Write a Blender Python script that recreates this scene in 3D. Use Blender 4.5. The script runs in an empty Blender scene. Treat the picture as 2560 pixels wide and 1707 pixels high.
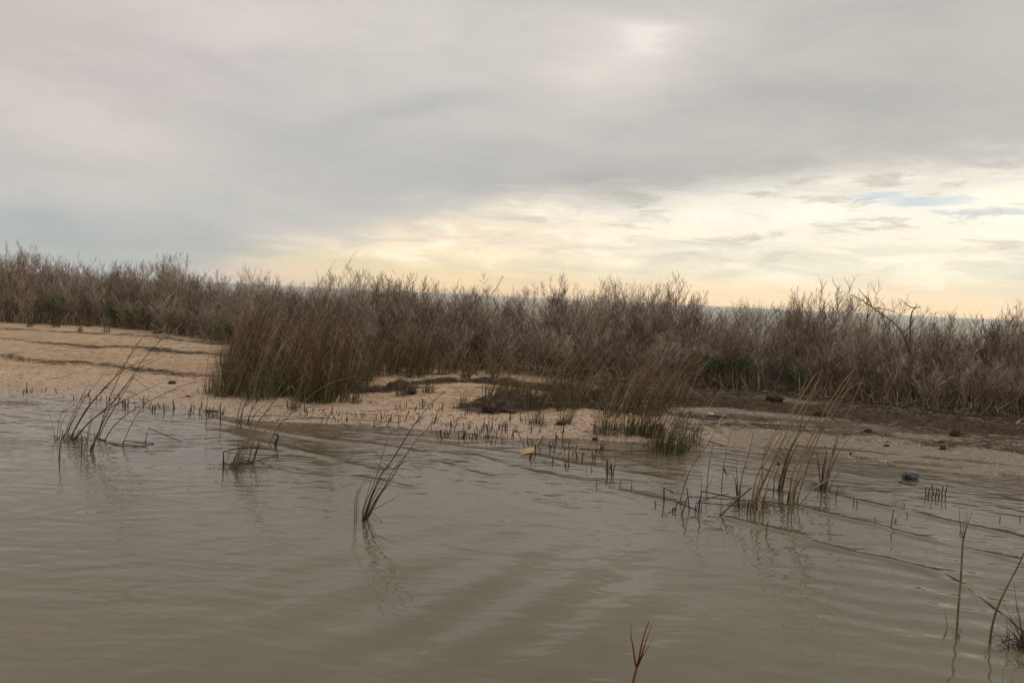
import bpy, math, random
import numpy as np
from mathutils import Vector, Matrix, noise as mnoise

SC = bpy.context.scene
COL = SC.collection
R = math.radians
rng = random.Random(11)

# ------------------------------------------------------------------ camera
CAM_H, F = 1.6, 2009.0
PITCH = math.atan(113.4 / F)
ROLL = math.atan(0.0475)
_f = np.array([0, math.cos(PITCH), -math.sin(PITCH)])
_r0 = np.array([1.0, 0, 0]); _u0 = np.array([0, math.sin(PITCH), math.cos(PITCH)])
_R = math.cos(ROLL) * _r0 + math.sin(ROLL) * _u0
_U = -math.sin(ROLL) * _r0 + math.cos(ROLL) * _u0
cd = bpy.data.cameras.new('camera'); cam = bpy.data.objects.new('camera', cd); COL.objects.link(cam)
cam.matrix_world = Matrix(((_R[0], _U[0], -_f[0], 0), (_R[1], _U[1], -_f[1], 0),
                           (_R[2], _U[2], -_f[2], CAM_H), (0, 0, 0, 1)))
cd.sensor_width = 36.0; cd.lens = 36.0 * F / 2560.0
cd.clip_start = 0.05; cd.clip_end = 60000
SC.camera = cam
SC.view_settings.view_transform = 'Standard'; SC.view_settings.look = 'None'
SC.view_settings.exposure = 0.0; SC.view_settings.gamma = 1.0
SC.render.engine = 'CYCLES'
SC.cycles.max_bounces = 8; SC.cycles.transparent_max_bounces = 24
SC.cycles.caustics_reflective = False; SC.cycles.caustics_refractive = False


def ray(px, py):
    d = _f + _R * ((px - 1280.0) / F) - _U * ((py - 853.5) / F)
    return d / np.linalg.norm(d)


def azel(px, py):
    d = ray(px, py)
    return math.degrees(math.atan2(d[0], d[1])), math.degrees(math.asin(d[2]))


def s2l(r, g, b):
    def f(c):
        c /= 255.0
        return c / 12.92 if c <= 0.04045 else ((c + 0.055) / 1.055) ** 2.4
    return (f(r), f(g), f(b), 1.0)


# ------------------------------------------------------------------ node helper
class NT:
    def __init__(s, tree):
        s.t = tree; s.n = tree.nodes; s.l = tree.links

    def set(s, sock, v):
        if v is None: return
        if isinstance(v, bpy.types.NodeSocket): s.l.new(v, sock)
        else: sock.default_value = v

    def node(s, typ, **kw):
        n = s.n.new(typ)
        for k, v in kw.items(): setattr(n, k, v)
        return n

    def m(s, op, a, b=None, c=None, clamp=False):
        n = s.node('ShaderNodeMath', operation=op, use_clamp=clamp)
        s.set(n.inputs[0], a)
        if b is not None: s.set(n.inputs[1], b)
        if c is not None: s.set(n.inputs[2], c)
        return n.outputs[0]

    def mix(s, f, a, b, blend='MIX'):
        n = s.node('ShaderNodeMix', data_type='RGBA', blend_type=blend)
        s.set(n.inputs[0], f); s.set(n.inputs[6], a); s.set(n.inputs[7], b)
        return n.outputs[2]

    def ss(s, v, lo, hi, a=0.0, b=1.0):
        n = s.node('ShaderNodeMapRange', interpolation_type='SMOOTHSTEP')
        s.set(n.inputs[0], v); s.set(n.inputs[1], lo); s.set(n.inputs[2], hi)
        s.set(n.inputs[3], a); s.set(n.inputs[4], b)
        return n.outputs[0]

    def xyz(s, x, y, z):
        n = s.node('ShaderNodeCombineXYZ')
        s.set(n.inputs[0], x); s.set(n.inputs[1], y); s.set(n.inputs[2], z)
        return n.outputs[0]

    def noise(s, vec, scale, detail=4.0, rough=0.55, dist=0.0, col=False):
        n = s.node('ShaderNodeTexNoise')
        if vec is not None: s.set(n.inputs['Vector'], vec)
        n.inputs['Scale'].default_value = scale; n.inputs['Detail'].default_value = detail
        n.inputs['Roughness'].default_value = rough; n.inputs['Distortion'].default_value = dist
        return n.outputs['Color' if col else 'Fac']

    def map(s, vec, scale=(1, 1, 1), rot=(0, 0, 0), loc=(0, 0, 0)):
        n = s.node('ShaderNodeMapping'); s.set(n.inputs[0], vec)
        n.inputs['Scale'].default_value = scale; n.inputs['Rotation'].default_value = rot
        n.inputs['Location'].default_value = loc
        return n.outputs[0]

    def ramp(s, v, stops):
        n = s.node('ShaderNodeValToRGB'); s.set(n.inputs[0], v)
        cr = n.color_ramp
        while len(cr.elements) < len(stops): cr.elements.new(0.5)
        for e, (p, c) in zip(cr.elements, stops): e.position = p; e.color = c
        return n.outputs[0]

    def attr(s, name, out='Fac'):
        n = s.node('ShaderNodeAttribute', attribute_name=name)
        return n.outputs[out]


# ------------------------------------------------------------------ world: overcast sky with a bright break low on the right
SUN_AZ, SUN_EL = 62.0, 52.0
world = bpy.data.worlds.new('World'); SC.world = world; world.use_nodes = True
T = NT(world.node_tree); T.n.clear()
co = T.node('ShaderNodeTexCoord').outputs['Generated']
sep = T.node('ShaderNodeSeparateXYZ'); T.l.new(co, sep.inputs[0])
X, Y, Z = sep.outputs
AZ = T.m('MULTIPLY', T.m('ARCTAN2', X, Y), 180 / math.pi)
EL = T.m('MULTIPLY', T.m('ARCSINE', Z), 180 / math.pi)
SK = T.xyz(T.m('MULTIPLY', AZ, 0.055), T.m('MULTIPLY', EL, 0.20), 3.7)
wn = T.noise(SK, 1.0, 5, 0.55)
wn2 = T.noise(T.map(SK, (1, 1, 1), (0, 0, 0), (7.3, 2.1, 5)), 1.6, 5, 0.6)
AZW = T.m('ADD', AZ, T.m('MULTIPLY', T.m('SUBTRACT', wn2, 0.5), 9.0))
ELW = T.m('ADD', EL, T.m('MULTIPLY', T.m('SUBTRACT', wn, 0.5), 5.0))
sky = T.mix(T.ss(AZ, -34, 20), s2l(199, 194, 190), s2l(194, 191, 186))


def blob(base, px, py, sx, sy, ang, colr, st, warp=True):
    a0, e0 = azel(px, py)
    sx, sy = sx / 35.0, sy / 35.0
    ca, sa = math.cos(R(ang)), math.sin(R(ang))
    da = T.m('SUBTRACT', AZW if warp else AZ, a0); de = T.m('SUBTRACT', ELW if warp else EL, e0)
    u = T.m('DIVIDE', T.m('ADD', T.m('MULTIPLY', da, ca), T.m('MULTIPLY', de, sa)), sx)
    v = T.m('DIVIDE', T.m('SUBTRACT', T.m('MULTIPLY', de, ca), T.m('MULTIPLY', da, sa)), sy)
    g = T.m('EXPONENT', T.m('MULTIPLY', T.m('ADD', T.m('MULTIPLY', u, u), T.m('MULTIPLY', v, v)), -1.0))
    return T.mix(T.m('MULTIPLY', g, st, clamp=True), base, s2l(*colr))


for b in [  # px, py, half sizes, tilt, colour, strength
    (150, 40, 420, 230, 0, (199, 187, 184), .9), (800, 60, 500, 120, 5, (212, 205, 200), .8),
    (80, 280, 330, 70, -12, (210, 202, 195), .75), (500, 180, 260, 60, 0, (190, 187, 186), .4),
    (1560, 140, 200, 95, 0, (221, 212, 205), .95), (1600, 108, 60, 22, 0, (240, 233, 225), .7),
    (1020, 300, 150, 35, 14, (172, 175, 176), .7), (900, 400, 420, 60, -6, (180, 182, 180), .75),
    (1500, 445, 520, 50, 0, (183, 182, 178), .75), (2200, 360, 500, 60, 4, (190, 186, 180), .6),
    (2400, 90, 330, 170, 0, (185, 183, 177), .7), (1950, 260, 360, 40, 8, (184, 181, 177), .6),
    (300, 430, 380, 40, -8, (196, 194, 188), .6), (100, 590, 420, 75, 0, (172, 178, 177), .9),
    (700, 520, 330, 40, -5, (183, 187, 181), .6), (450, 640, 300, 30, 0, (186, 188, 181), .7)]:
    sky = blob(sky, *b)
# bright break below the cloud sheet
fc = T.node('ShaderNodeFloatCurve')
cv = fc.mapping.curves[0]
pts = [(-60, 0.3), azel(300, 655), azel(700, 575), azel(1000, 522), azel(1350, 478), azel(1650, 462), azel(1900, 425),
       azel(2250, 392), azel(2560, 368), (60, 13)]
pts = [((a + 60) / 120.0, e / 16.0) for a, e in pts]
while len(cv.points) < len(pts): cv.points.new(0.5, 0.5)
for p, q in zip(cv.points, pts): p.location = q
fc.mapping.update()
T.set(fc.inputs['Value'], T.m('DIVIDE', T.m('ADD', AZ, 60.0), 120.0, clamp=True))
edge = T.m('MULTIPLY', fc.outputs[0], 16.0)
streak = T.noise(T.xyz(T.m('MULTIPLY', AZ, 0.11), T.m('MULTIPLY', EL, 0.55), 1.3), 1.0, 10, 0.64, 0.4)
edn = T.m('ADD', T.m('SUBTRACT', edge, EL), T.m('MULTIPLY', T.m('SUBTRACT', streak, 0.5), 5.5))
openf = T.m('MULTIPLY', T.ss(edn, -0.9, 3.0), T.ss(AZ, azel(150, 650)[0], azel(1000, 560)[0]))
eln = T.m('DIVIDE', T.m('ADD', EL, T.m('MULTIPLY', T.m('SUBTRACT', streak, 0.5), 0.9)), 12.0)
right = T.ramp(eln, [(0.0, s2l(246, 218, 180)), (.10, s2l(245, 224, 190)), (.22, s2l(236, 229, 206)), (.345, s2l(233, 228, 209)),
                     (.385, s2l(253, 243, 220)), (.52, s2l(253, 247, 232)), (.72, s2l(250, 243, 229)), (1, s2l(240, 230, 210))])
mid = T.ramp(eln, [(0.0, s2l(226, 199, 168)), (.06, s2l(240, 214, 174)), (.16, s2l(233, 216, 180)), (.23, s2l(249, 231, 198)),
                   (.30, s2l(245, 226, 201)), (.38, s2l(238, 221, 196)), (.52, s2l(232, 219, 200)), (.8, s2l(220, 212, 198))])
low = T.mix(T.ss(AZ, azel(1150, 600)[0], azel(1800, 600)[0]), mid, right)
# soft grey shreds drifting in the bright band
shred = T.noise(T.xyz(T.m('MULTIPLY', AZ, 0.20), T.m('MULTIPLY', EL, 1.0), 9.1), 1.0, 10, 0.64, 0.5)
low = T.mix(T.m('MULTIPLY', T.ss(shred, .50, .64), T.ss(EL, 1.0, 5.0, .25, .85)), low, s2l(212, 205, 190))
low = T.mix(T.m('MULTIPLY', T.ss(shred, .50, .34), T.ss(EL, 0.5, 3.0, 0.0, .8)), low, s2l(255, 246, 222))
sky = T.mix(openf, sky, low)
# the pale horizon on the left stays grey blue; clouds get a faint grain of streaks
gr = T.noise(T.xyz(T.m('MULTIPLY', AZ, 0.085), T.m('MULTIPLY', EL, 0.26), 5.5), 1.0, 10, 0.60, 0.35)
sky = T.mix(1.0, sky, T.ramp(gr, [(.30, (.97, .975, .98, 1)), (.5, (1.065, 1.06, 1.055, 1)), (.72, (1.16, 1.145, 1.12, 1))]), 'MULTIPLY')
# clear blue seen through gaps (the physical sky)
nis = T.node('ShaderNodeTexSky', sky_type='NISHITA', sun_disc=False)
nis.sun_elevation = R(SUN_EL); nis.sun_rotation = R(SUN_AZ)
clear = T.mix(1.0, nis.outputs[0], (.10, .10, .10, 1), 'MULTIPLY')
clear = T.mix(.55, clear, s2l(200, 215, 225))
gap = None
for (px, py, sx, sy) in [(2310, 503, 95, 13), (2200, 490, 60, 5), (2510, 527, 80, 7), (2350, 532, 45, 4)]:
    a0, e0 = azel(px, py)
    u = T.m('DIVIDE', T.m('SUBTRACT', T.m('ADD', AZ, T.m('MULTIPLY', T.m('SUBTRACT', shred, .5), 8.0)), a0), sx / 35.0)
    v = T.m('DIVIDE', T.m('SUBTRACT', T.m('ADD', EL, T.m('MULTIPLY', T.m('SUBTRACT', shred, .5), 2.0)), e0), sy / 35.0)
    q = T.m('SUBTRACT', 1.0, T.m('ADD', T.m('MULTIPLY', u, u), T.m('MULTIPLY', v, v)))
    gap = q if gap is None else T.m('MAXIMUM', gap, q)
sky = T.mix(T.ss(gap, -.6, .9, 0.0, .62), sky, clear)
# the overcast grows brighter towards the zenith
sky = T.mix(T.ss(EL, 24, 60), sky, (.98, .94, .88, 1))
bg = T.node('ShaderNodeBackground'); T.set(bg.inputs[0], sky); bg.inputs[1].default_value = 1.0
wo = T.node('ShaderNodeOutputWorld'); T.l.new(bg.outputs[0], wo.inputs[0])
world.cycles.sampling_method = 'MANUAL'; world.cycles.sample_map_resolution = 512

sl = bpy.data.lights.new('sun', 'SUN'); sun = bpy.data.objects.new('sun', sl); COL.objects.link(sun)
sl.energy = 0.9; sl.angle = R(25); sl.color = (1.0, .93, .82)
sd = Vector((math.sin(R(SUN_AZ)) * math.cos(R(SUN_EL)), math.cos(R(SUN_AZ)) * math.cos(R(SUN_EL)), math.sin(R(SUN_EL))))
sun.rotation_euler = sd.to_track_quat('Z', 'Y').to_euler()

# ------------------------------------------------------------------ terrain functions
_perm = np.random.RandomState(5).rand(256, 256)


def vn(x, y):
    xi = np.floor(x).astype(int); yi = np.floor(y).astype(int)
    fx = x - xi; fy = y - yi
    fx = fx * fx * (3 - 2 * fx); fy = fy * fy * (3 - 2 * fy)
    a = _perm[xi & 255, yi & 255]; b = _perm[(xi + 1) & 255, yi & 255]
    c = _perm[xi & 255, (yi + 1) & 255]; d = _perm[(xi + 1) & 255, (yi + 1) & 255]
    return (a * (1 - fx) + b * fx) * (1 - fy) + (c * (1 - fx) + d * fx) * fy - 0.5


def fbm(x, y, o=3):
    s = 0; a = 1.0
    for i in range(o):
        s = s + a * vn(x * 2 ** i + 17.3 * i, y * 2 ** i + 5.1 * i); a *= 0.5
    return s


def plane0(px, py, z=0.0):
    d = ray(px, py); t = (z - CAM_H) / d[2]
    return d[0] * t, d[1] * t


_sh = [(-30, 13.5), (-12, 11.6)] + [plane0(*p) for p in [(0, 986), (180, 992), (330, 1002), (500, 1022), (590, 1044), (700, 1052), (900, 1066), (1080, 1084),
      (1300, 1092), (1450, 1100), (1600, 1106), (1720, 1108), (1760, 1085), (1850, 1072), (2000, 1078), (2200, 1108), (2400, 1118), (2560, 1126)]] + [(12, 10.2), (40, 11)]
_shx = np.array([p[0] for p in _sh]); _shy = np.array([p[1] for p in _sh])


def yshore(x): return np.interp(x, _shx, _shy)


_bz = [(-60, 24), (-20, 21.0), (-10.5, 19.2), (-7.0, 17.4), (-5.0, 15.4), (-3.3, 14.6), (-2.2, 14.6), (-1.0, 14.2), (0.5, 13.3), (2.0, 12.7), (3.5, 12.2), (5.0, 11.8), (6.5, 11.4), (9, 11.0), (60, 11)]
_bx = np.array([p[0] for p in _bz]); _by = np.array([p[1] for p in _bz])


def ybush(x): return np.interp(x, _bx, _by)


def H(x, y, detail=True):
    x = np.asarray(x, float); y = np.asarray(y, float)
    s = y - yshore(x) + 0.35 * fbm(x * 0.9 + 40, y * 0.9 + 40, 3)
    rt = np.clip((x - 1.2) / 1.6, 0, 1); rt = rt * rt * (3 - 2 * rt)
    zm = 0.42 * (1 - rt) + 0.24 * rt
    land = zm * (1 - np.exp(-np.maximum(s, 0) * 0.055 / zm))
    q = np.maximum(-s, 0)
    dl = 0.055 * q; dr = -0.010 + 0.0065 * q + 0.05 * np.maximum(q - 2.1, 0)
    d = dl * (1 - rt) + dr * rt
    d = 0.42 * (1 - np.exp(-d / 0.42))
    z = np.where(s > 0, land, -d)
    back = y - ybush(x) - 7.0
    z = z - 0.10 * np.maximum(back, 0) + 0
    z = np.maximum(z, -2.5)
    if detail:
        w = np.clip((s + 1.5) / 1.5, 0.25, 1)
        z = z + rt * np.clip(1.2 - np.abs(s + .9) / 1.6, 0, 1) * 0.014 * fbm(x * 1.3 + 2, (y + .3 * x) * 4.2, 3)
        z = z + w * (0.030 * fbm(x * 0.7, y * 0.7, 3) + 0.010 * fbm(x * 4.0 + 9, y * 4.0, 3))
    return z


_ts = np.concatenate([np.arange(1.5, 12, 0.03), np.arange(12, 45, 0.08)])


def G(px, py):
    """point where the ray through a photograph pixel meets ground or water"""
    d = ray(px, py); P = np.outer(_ts, d)
    z = np.maximum(H(P[:, 0], P[:, 1]), 0.0)
    k = np.argmax((P[:, 2] + CAM_H) < z)
    if not ((P[:, 2] + CAM_H) < z).any(): k = len(_ts) - 1
    return float(P[k, 0]), float(P[k, 1]), float(z[k])


def gz(x, y): return float(max(H(x, y), 0.0))


# foot of the thicket, read off the photograph
_ft = sorted(G(*p)[:2] for p in [(0, 806), (300, 818), (540, 856), (700, 880), (900, 902), (1150, 926), (1350, 938), (1560, 952), (1800, 968), (2000, 984), (2200, 1012), (2400, 1034), (2560, 1048)])
_bx = np.array([-60] + [p[0] for p in _ft] + [60]); _by = np.array([_ft[0][1] + 3] + [p[1] for p in _ft] + [_ft[-1][1]])


# ------------------------------------------------------------------ scene helpers
def tag(o, label=None, cat=None, group=None, kind=None):
    if label: o['label'] = label
    if cat: o['category'] = cat
    if group: o['group'] = group
    if kind: o['kind'] = kind
    return o


def empty(name, loc, rz=0.0, **k):
    o = bpy.data.objects.new(name, None); COL.objects.link(o); o.location = loc; o.rotation_euler = (0, 0, rz)
    o.empty_display_size = 0.1
    return tag(o, **k)


class MB:
    def __init__(s): s.v = []; s.f = []; s.c = []

    def tube(s, pts, rad, n=3, tone=0.5, cap=True):
        """pts list of 3-vectors, rad list/float; tone is written to a per-vertex attribute"""
        P = [Vector(p) for p in pts]; m = len(P)
        if not hasattr(rad, '__len__'): rad = [rad] * m
        b = len(s.v)
        t0 = (P[1] - P[0]).normalized()
        ref = Vector((0.31, 0.95, 0.1)) if abs(t0.z) > 0.8 else Vector((0, 0, 1))
        for i in range(m):
            t = (P[min(i + 1, m - 1)] - P[max(i - 1, 0)])
            t = t.normalized() if t.length > 1e-9 else t0
            a = t.cross(ref); a = a.normalized() if a.length > 1e-5 else Vector((1, 0, 0))
            c = a.cross(t)
            for k in range(n):
                an = 2 * math.pi * k / n
                s.v.append(P[i] + (a * math.cos(an) + c * math.sin(an)) * rad[i]); s.c.append(tone)
        for i in range(m - 1):
            for k in range(n):
                k2 = (k + 1) % n
                s.f.append((b + i * n + k, b + i * n + k2, b + (i + 1) * n + k2, b + (i + 1) * n + k))
        if cap and n > 2:
            s.f.append(tuple(b + (m - 1) * n + k for k in range(n)))
            s.f.append(tuple(b + k for k in reversed(range(n))))

    def blade(s, pts, w, tone=0.5, side=None):
        """folded leaf blade: two faces meeting at a midrib, tapering to the tip"""
        P = [Vector(p) for p in pts]; m = len(P); b = len(s.v)
        sd = side or Vector((rng.uniform(-1, 1), rng.uniform(-1, 1), 0.1)).normalized()
        for i in range(m):
            t = (P[min(i + 1, m - 1)] - P[max(i - 1, 0)]).normalized()
            a = (sd - t * sd.dot(t)).normalized(); nrm = t.cross(a)
            ww = w * 0.5 * (1 - (i / (m - 1)) ** 1.6 * 0.93)
            s.v += [P[i] - a * ww, P[i] + nrm * ww * 0.45, P[i] + a * ww]; s.c += [tone] * 3
        for i in range(m - 1):
            o = b + 3 * i
            s.f += [(o, o + 1, o + 4, o + 3), (o + 1, o + 2, o + 5, o + 4)]

    def build(s, name, mat, parent=None, smooth=False):
        me = bpy.data.meshes.new(name); me.from_pydata([tuple(v) for v in s.v], [], s.f)
        at = me.attributes.new('tone', 'FLOAT', 'POINT'); at.data.foreach_set('value', np.array(s.c, dtype=np.float32))
        if smooth: me.polygons.foreach_set('use_smooth', [True] * len(me.polygons))
        me.materials.append(mat); me.update()
        o = bpy.data.objects.new(name, me); COL.objects.link(o)
        if parent: o.parent = parent
        return o


def grid_mesh(name, xs, ys, zf, mat, attrs=None):
    XX, YY = np.meshgrid(xs, ys); ZZ = zf(XX, YY); nx, ny = len(xs), len(ys)
    me = bpy.data.meshes.new(name)
    me.vertices.add(nx * ny); me.vertices.foreach_set('co', np.stack([XX, YY, ZZ], -1).astype(np.float32).ravel())
    idx = np.arange(nx * ny).reshape(ny, nx)
    q = np.stack([idx[:-1, :-1], idx[:-1, 1:], idx[1:, 1:], idx[1:, :-1]], -1).reshape(-1, 4)
    me.loops.add(q.size); me.loops.foreach_set('vertex_index', q.ravel().astype(np.int32))
    me.polygons.add(len(q)); me.polygons.foreach_set('loop_start', (np.arange(len(q)) * 4).astype(np.int32))
    me.polygons.foreach_set('use_smooth', np.ones(len(q), bool))
    me.update(calc_edges=True); me.validate()
    for k, fn in (attrs or {}).items():
        a = me.attributes.new(k, 'FLOAT', 'POINT'); a.data.foreach_set('value', fn(XX, YY).astype(np.float32).ravel())
    me.materials.append(mat)
    o = bpy.data.objects.new(name, me); COL.objects.link(o)
    return o


def axis(*pieces):
    out = []
    for a, b, st in pieces: out.append(np.arange(a, b, st))
    out.append(np.array([pieces[-1][1]])); return np.concatenate(out)


# ------------------------------------------------------------------ materials
def material(name):
    m = bpy.data.materials.new(name); m.use_nodes = True; t = NT(m.node_tree)
    return m, t, m.node_tree.nodes['Principled BSDF']


def mat_tone(name, stops, rough=0.75, scale=25.0, var=0.35, spec=0.3, translucent=False):
    """plant fibre: colour from a per-stem value, mottled along its length, different from plant to plant"""
    m, t, p = material(name)
    tc = t.node('ShaderNodeTexCoord').outputs['Object']
    oi = t.node('ShaderNodeObjectInfo').outputs['Random']
    n = t.noise(tc, scale, 3, 0.6)
    v = t.m('ADD', t.attr('tone'), t.m('MULTIPLY', t.m('SUBTRACT', n, .5), var))
    v = t.m('ADD', v, t.m('MULTIPLY', t.m('SUBTRACT', oi, .5), .12), clamp=True)
    c = t.ramp(v, stops)
    t.set(p.inputs['Base Color'], c); p.inputs['Roughness'].default_value = rough
    p.inputs['Specular IOR Level'].default_value = spec
    return m


def C(*a): return (a[0], a[1], a[2], 1)


M_twig = mat_tone('bare_twig', [(0, C(.05, .034, .025)), (.35, C(.175, .119, .084)), (.7, C(.320, .252, .198)), (1, C(.54, .44, .355))])
M_stem = mat_tone('shrub_stem', [(0, C(.045, .032, .023)), (.4, C(.16, .115, .082)), (.75, C(.31, .24, .175)), (1, C(.48, .40, .31))])
M_green = mat_tone('green_blade', [(0, C(.018, .022, .008)), (.4, C(.045, .055, .018)), (.75, C(.10, .115, .04)), (1, C(.20, .18, .08))])
M_dry = mat_tone('dry_stalk', [(0, C(.025, .017, .011)), (.3, C(.075, .045, .026)), (.45, C(.155, .078, .034)), (.65, C(.19, .13, .078)), (1, C(.42, .33, .21))])
M_reed = mat_tone('wet_reed', [(0, C(.012, .010, .008)), (.35, C(.045, .032, .018)), (.65, C(.17, .105, .05)), (1, C(.38, .28, .15))], .55, 9.0, .75)
M_red = mat_tone('red_blade', [(0, C(.09, .020, .010)), (.5, C(.16, .030, .013)), (1, C(.26, .06, .022))], .5)
M_bush = mat_tone('green_leaf', [(0, C(.02, .028, .009)), (.5, C(.055, .078, .020)), (1, C(.12, .15, .045))])
M_wrack = mat_tone('dead_seagrass', [(0, C(.010, .007, .005)), (.4, C(.040, .026, .017)), (.75, C(.12, .074, .045)), (1, C(.25, .165, .10))], .9)
M_lit = mat_tone('plant_litter', [(0, C(.012, .009, .006)), (.4, C(.055, .038, .024)), (.75, C(.15, .105, .065)), (1, C(.36, .28, .18))], .85)
M_rust = mat_tone('rusty_seaweed', [(0, C(.02, .008, .004)), (.5, C(.085, .03, .013)), (1, C(.20, .085, .03))], .9)
M_drift = mat_tone('driftwood', [(0, C(.03, .024, .018)), (.5, C(.16, .125, .09)), (1, C(.42, .36, .28))], .85, 12, .5)


def mat_ground():
    m, t, p = material('shelly_sand')
    tc = t.node('ShaderNodeTexCoord').outputs['Object']
    big = t.noise(tc, .8, 4, .6); mid_ = t.noise(tc, 6, 4, .6); fine = t.noise(tc, 95, 3, .7)
    base = t.ramp(big, [(.30, s2l(166, 139, 110)), (.5, s2l(184, 163, 138)), (.7, s2l(199, 178, 152))])
    base = t.mix(t.ss(mid_, .45, .62, 0, .65), base, s2l(160, 132, 104))
    strk = t.noise(t.map(tc, (1.2, 6.5, 1), (0, 0, R(-4))), 1.6, 6, .7)
    base = t.mix(t.ss(strk, .53, .66, 0, .6), base, s2l(128, 106, 82))
    vor = t.node('ShaderNodeTexVoronoi'); t.set(vor.inputs['Vector'], tc); vor.inputs['Scale'].default_value = 70
    sh = t.ramp(t.m('FRACT', t.m('MULTIPLY', vor.outputs['Color'], 3.7)), [(0, s2l(120, 92, 70)), (.35, s2l(172, 140, 112)), (.62, s2l(206, 174, 146)), (.86, s2l(222, 205, 184)), (1, s2l(250, 242, 230))])
    pat = t.noise(t.map(tc, (1, 1.9, 1)), 2.3, 8, .68)
    base = t.mix(t.ss(pat, .44, .62, 0, .75), base, s2l(158, 131, 104))
    shell = t.attr('shell')
    base = t.mix(t.m('MULTIPLY', shell, .55), base, s2l(172, 153, 131))
    base = t.mix(t.m('MULTIPLY', shell, .72), base, sh)
    base = t.mix(t.ss(fine, .45, .75, 0, .35), base, s2l(150, 118, 92))
    # thin dark organic lines and patches left by the tide
    lit = t.attr('litter')
    ln = t.noise(t.map(tc, (1.0, 3.2, 1)), 7, 6, .7)
    lf = t.ss(t.m('ADD', ln, t.m('MULTIPLY', lit, .32)), .67, .76)
    dots = t.noise(t.map(tc, (1, 1.7, 1)), 16, 3, .6)
    base = t.mix(t.ss(dots, .655, .70, 0, .75), base, s2l(92, 74, 56))
    base = t.mix(lf, base, t.ramp(t.noise(tc, 45, 4, .7), [(.35, C(.022, .015, .010)), (.55, C(.085, .055, .034)), (.75, C(.21, .15, .095))]))
    base = t.mix(1.0, base, C(.80, .77, .74), 'MULTIPLY')
    wet = t.attr('wet')
    wn_ = t.m('ADD', wet, t.m('MULTIPLY', t.m('SUBTRACT', mid_, .5), .5), clamp=True)
    dark = t.mix(1.0, base, C(.70, .74, .78), 'MULTIPLY')
    grey = t.attr('grey')
    mudc = t.ramp(t.noise(t.map(tc, (1, 2.6, 1)), 9, 5, .65), [(.32, s2l(122, 106, 86)), (.5, s2l(154, 139, 117)), (.68, s2l(176, 160, 137))])
    mudc = t.mix(t.ss(t.noise(t.map(tc, (1, 3.4, 1)), 5, 6, .7), .52, .66, 0, .55), mudc, s2l(104, 86, 66))
    # scattered broken shell on the grey mud
    v2 = t.node('ShaderNodeTexVoronoi'); t.set(v2.inputs['Vector'], tc); v2.inputs['Scale'].default_value = 24
    fr = t.m('FRACT', t.m('MULTIPLY', v2.outputs['Color'], 5.3))
    spk = t.m('MULTIPLY', t.ss(v2.outputs['Distance'], .34, .20), t.ss(fr, .82, .86))
    mudc = t.mix(t.m('MULTIPLY', spk, .9), mudc, s2l(214, 196, 174))
    mudc = t.mix(1.0, mudc, C(.51, .505, .505), 'MULTIPLY')
    dark = t.mix(t.m('MULTIPLY', grey, t.m('SUBTRACT', 1.0, t.m('MULTIPLY', lf, .8))), dark, mudc)
    col = t.mix(wn_, base, dark)
    t.set(p.inputs['Base Color'], col)
    t.set(p.inputs['Roughness'], t.m('SUBTRACT', .95, t.m('MULTIPLY', wn_, .45)))
    t.set(p.inputs['Specular IOR Level'], t.m('SUBTRACT', .28, t.m('MULTIPLY', t.m('MULTIPLY', grey, wn_), .14)))
    bp = t.node('ShaderNodeBump'); bp.inputs['Strength'].default_value = .6; bp.inputs['Distance'].default_value = .02
    hh = t.m('ADD', t.m('MULTIPLY', vor.outputs['Distance'], .35), t.m('ADD', mid_, t.m('MULTIPLY', fine, .4)))
    t.set(bp.inputs['Height'], hh); t.set(p.inputs['Normal'], bp.outputs[0])
    return m


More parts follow.
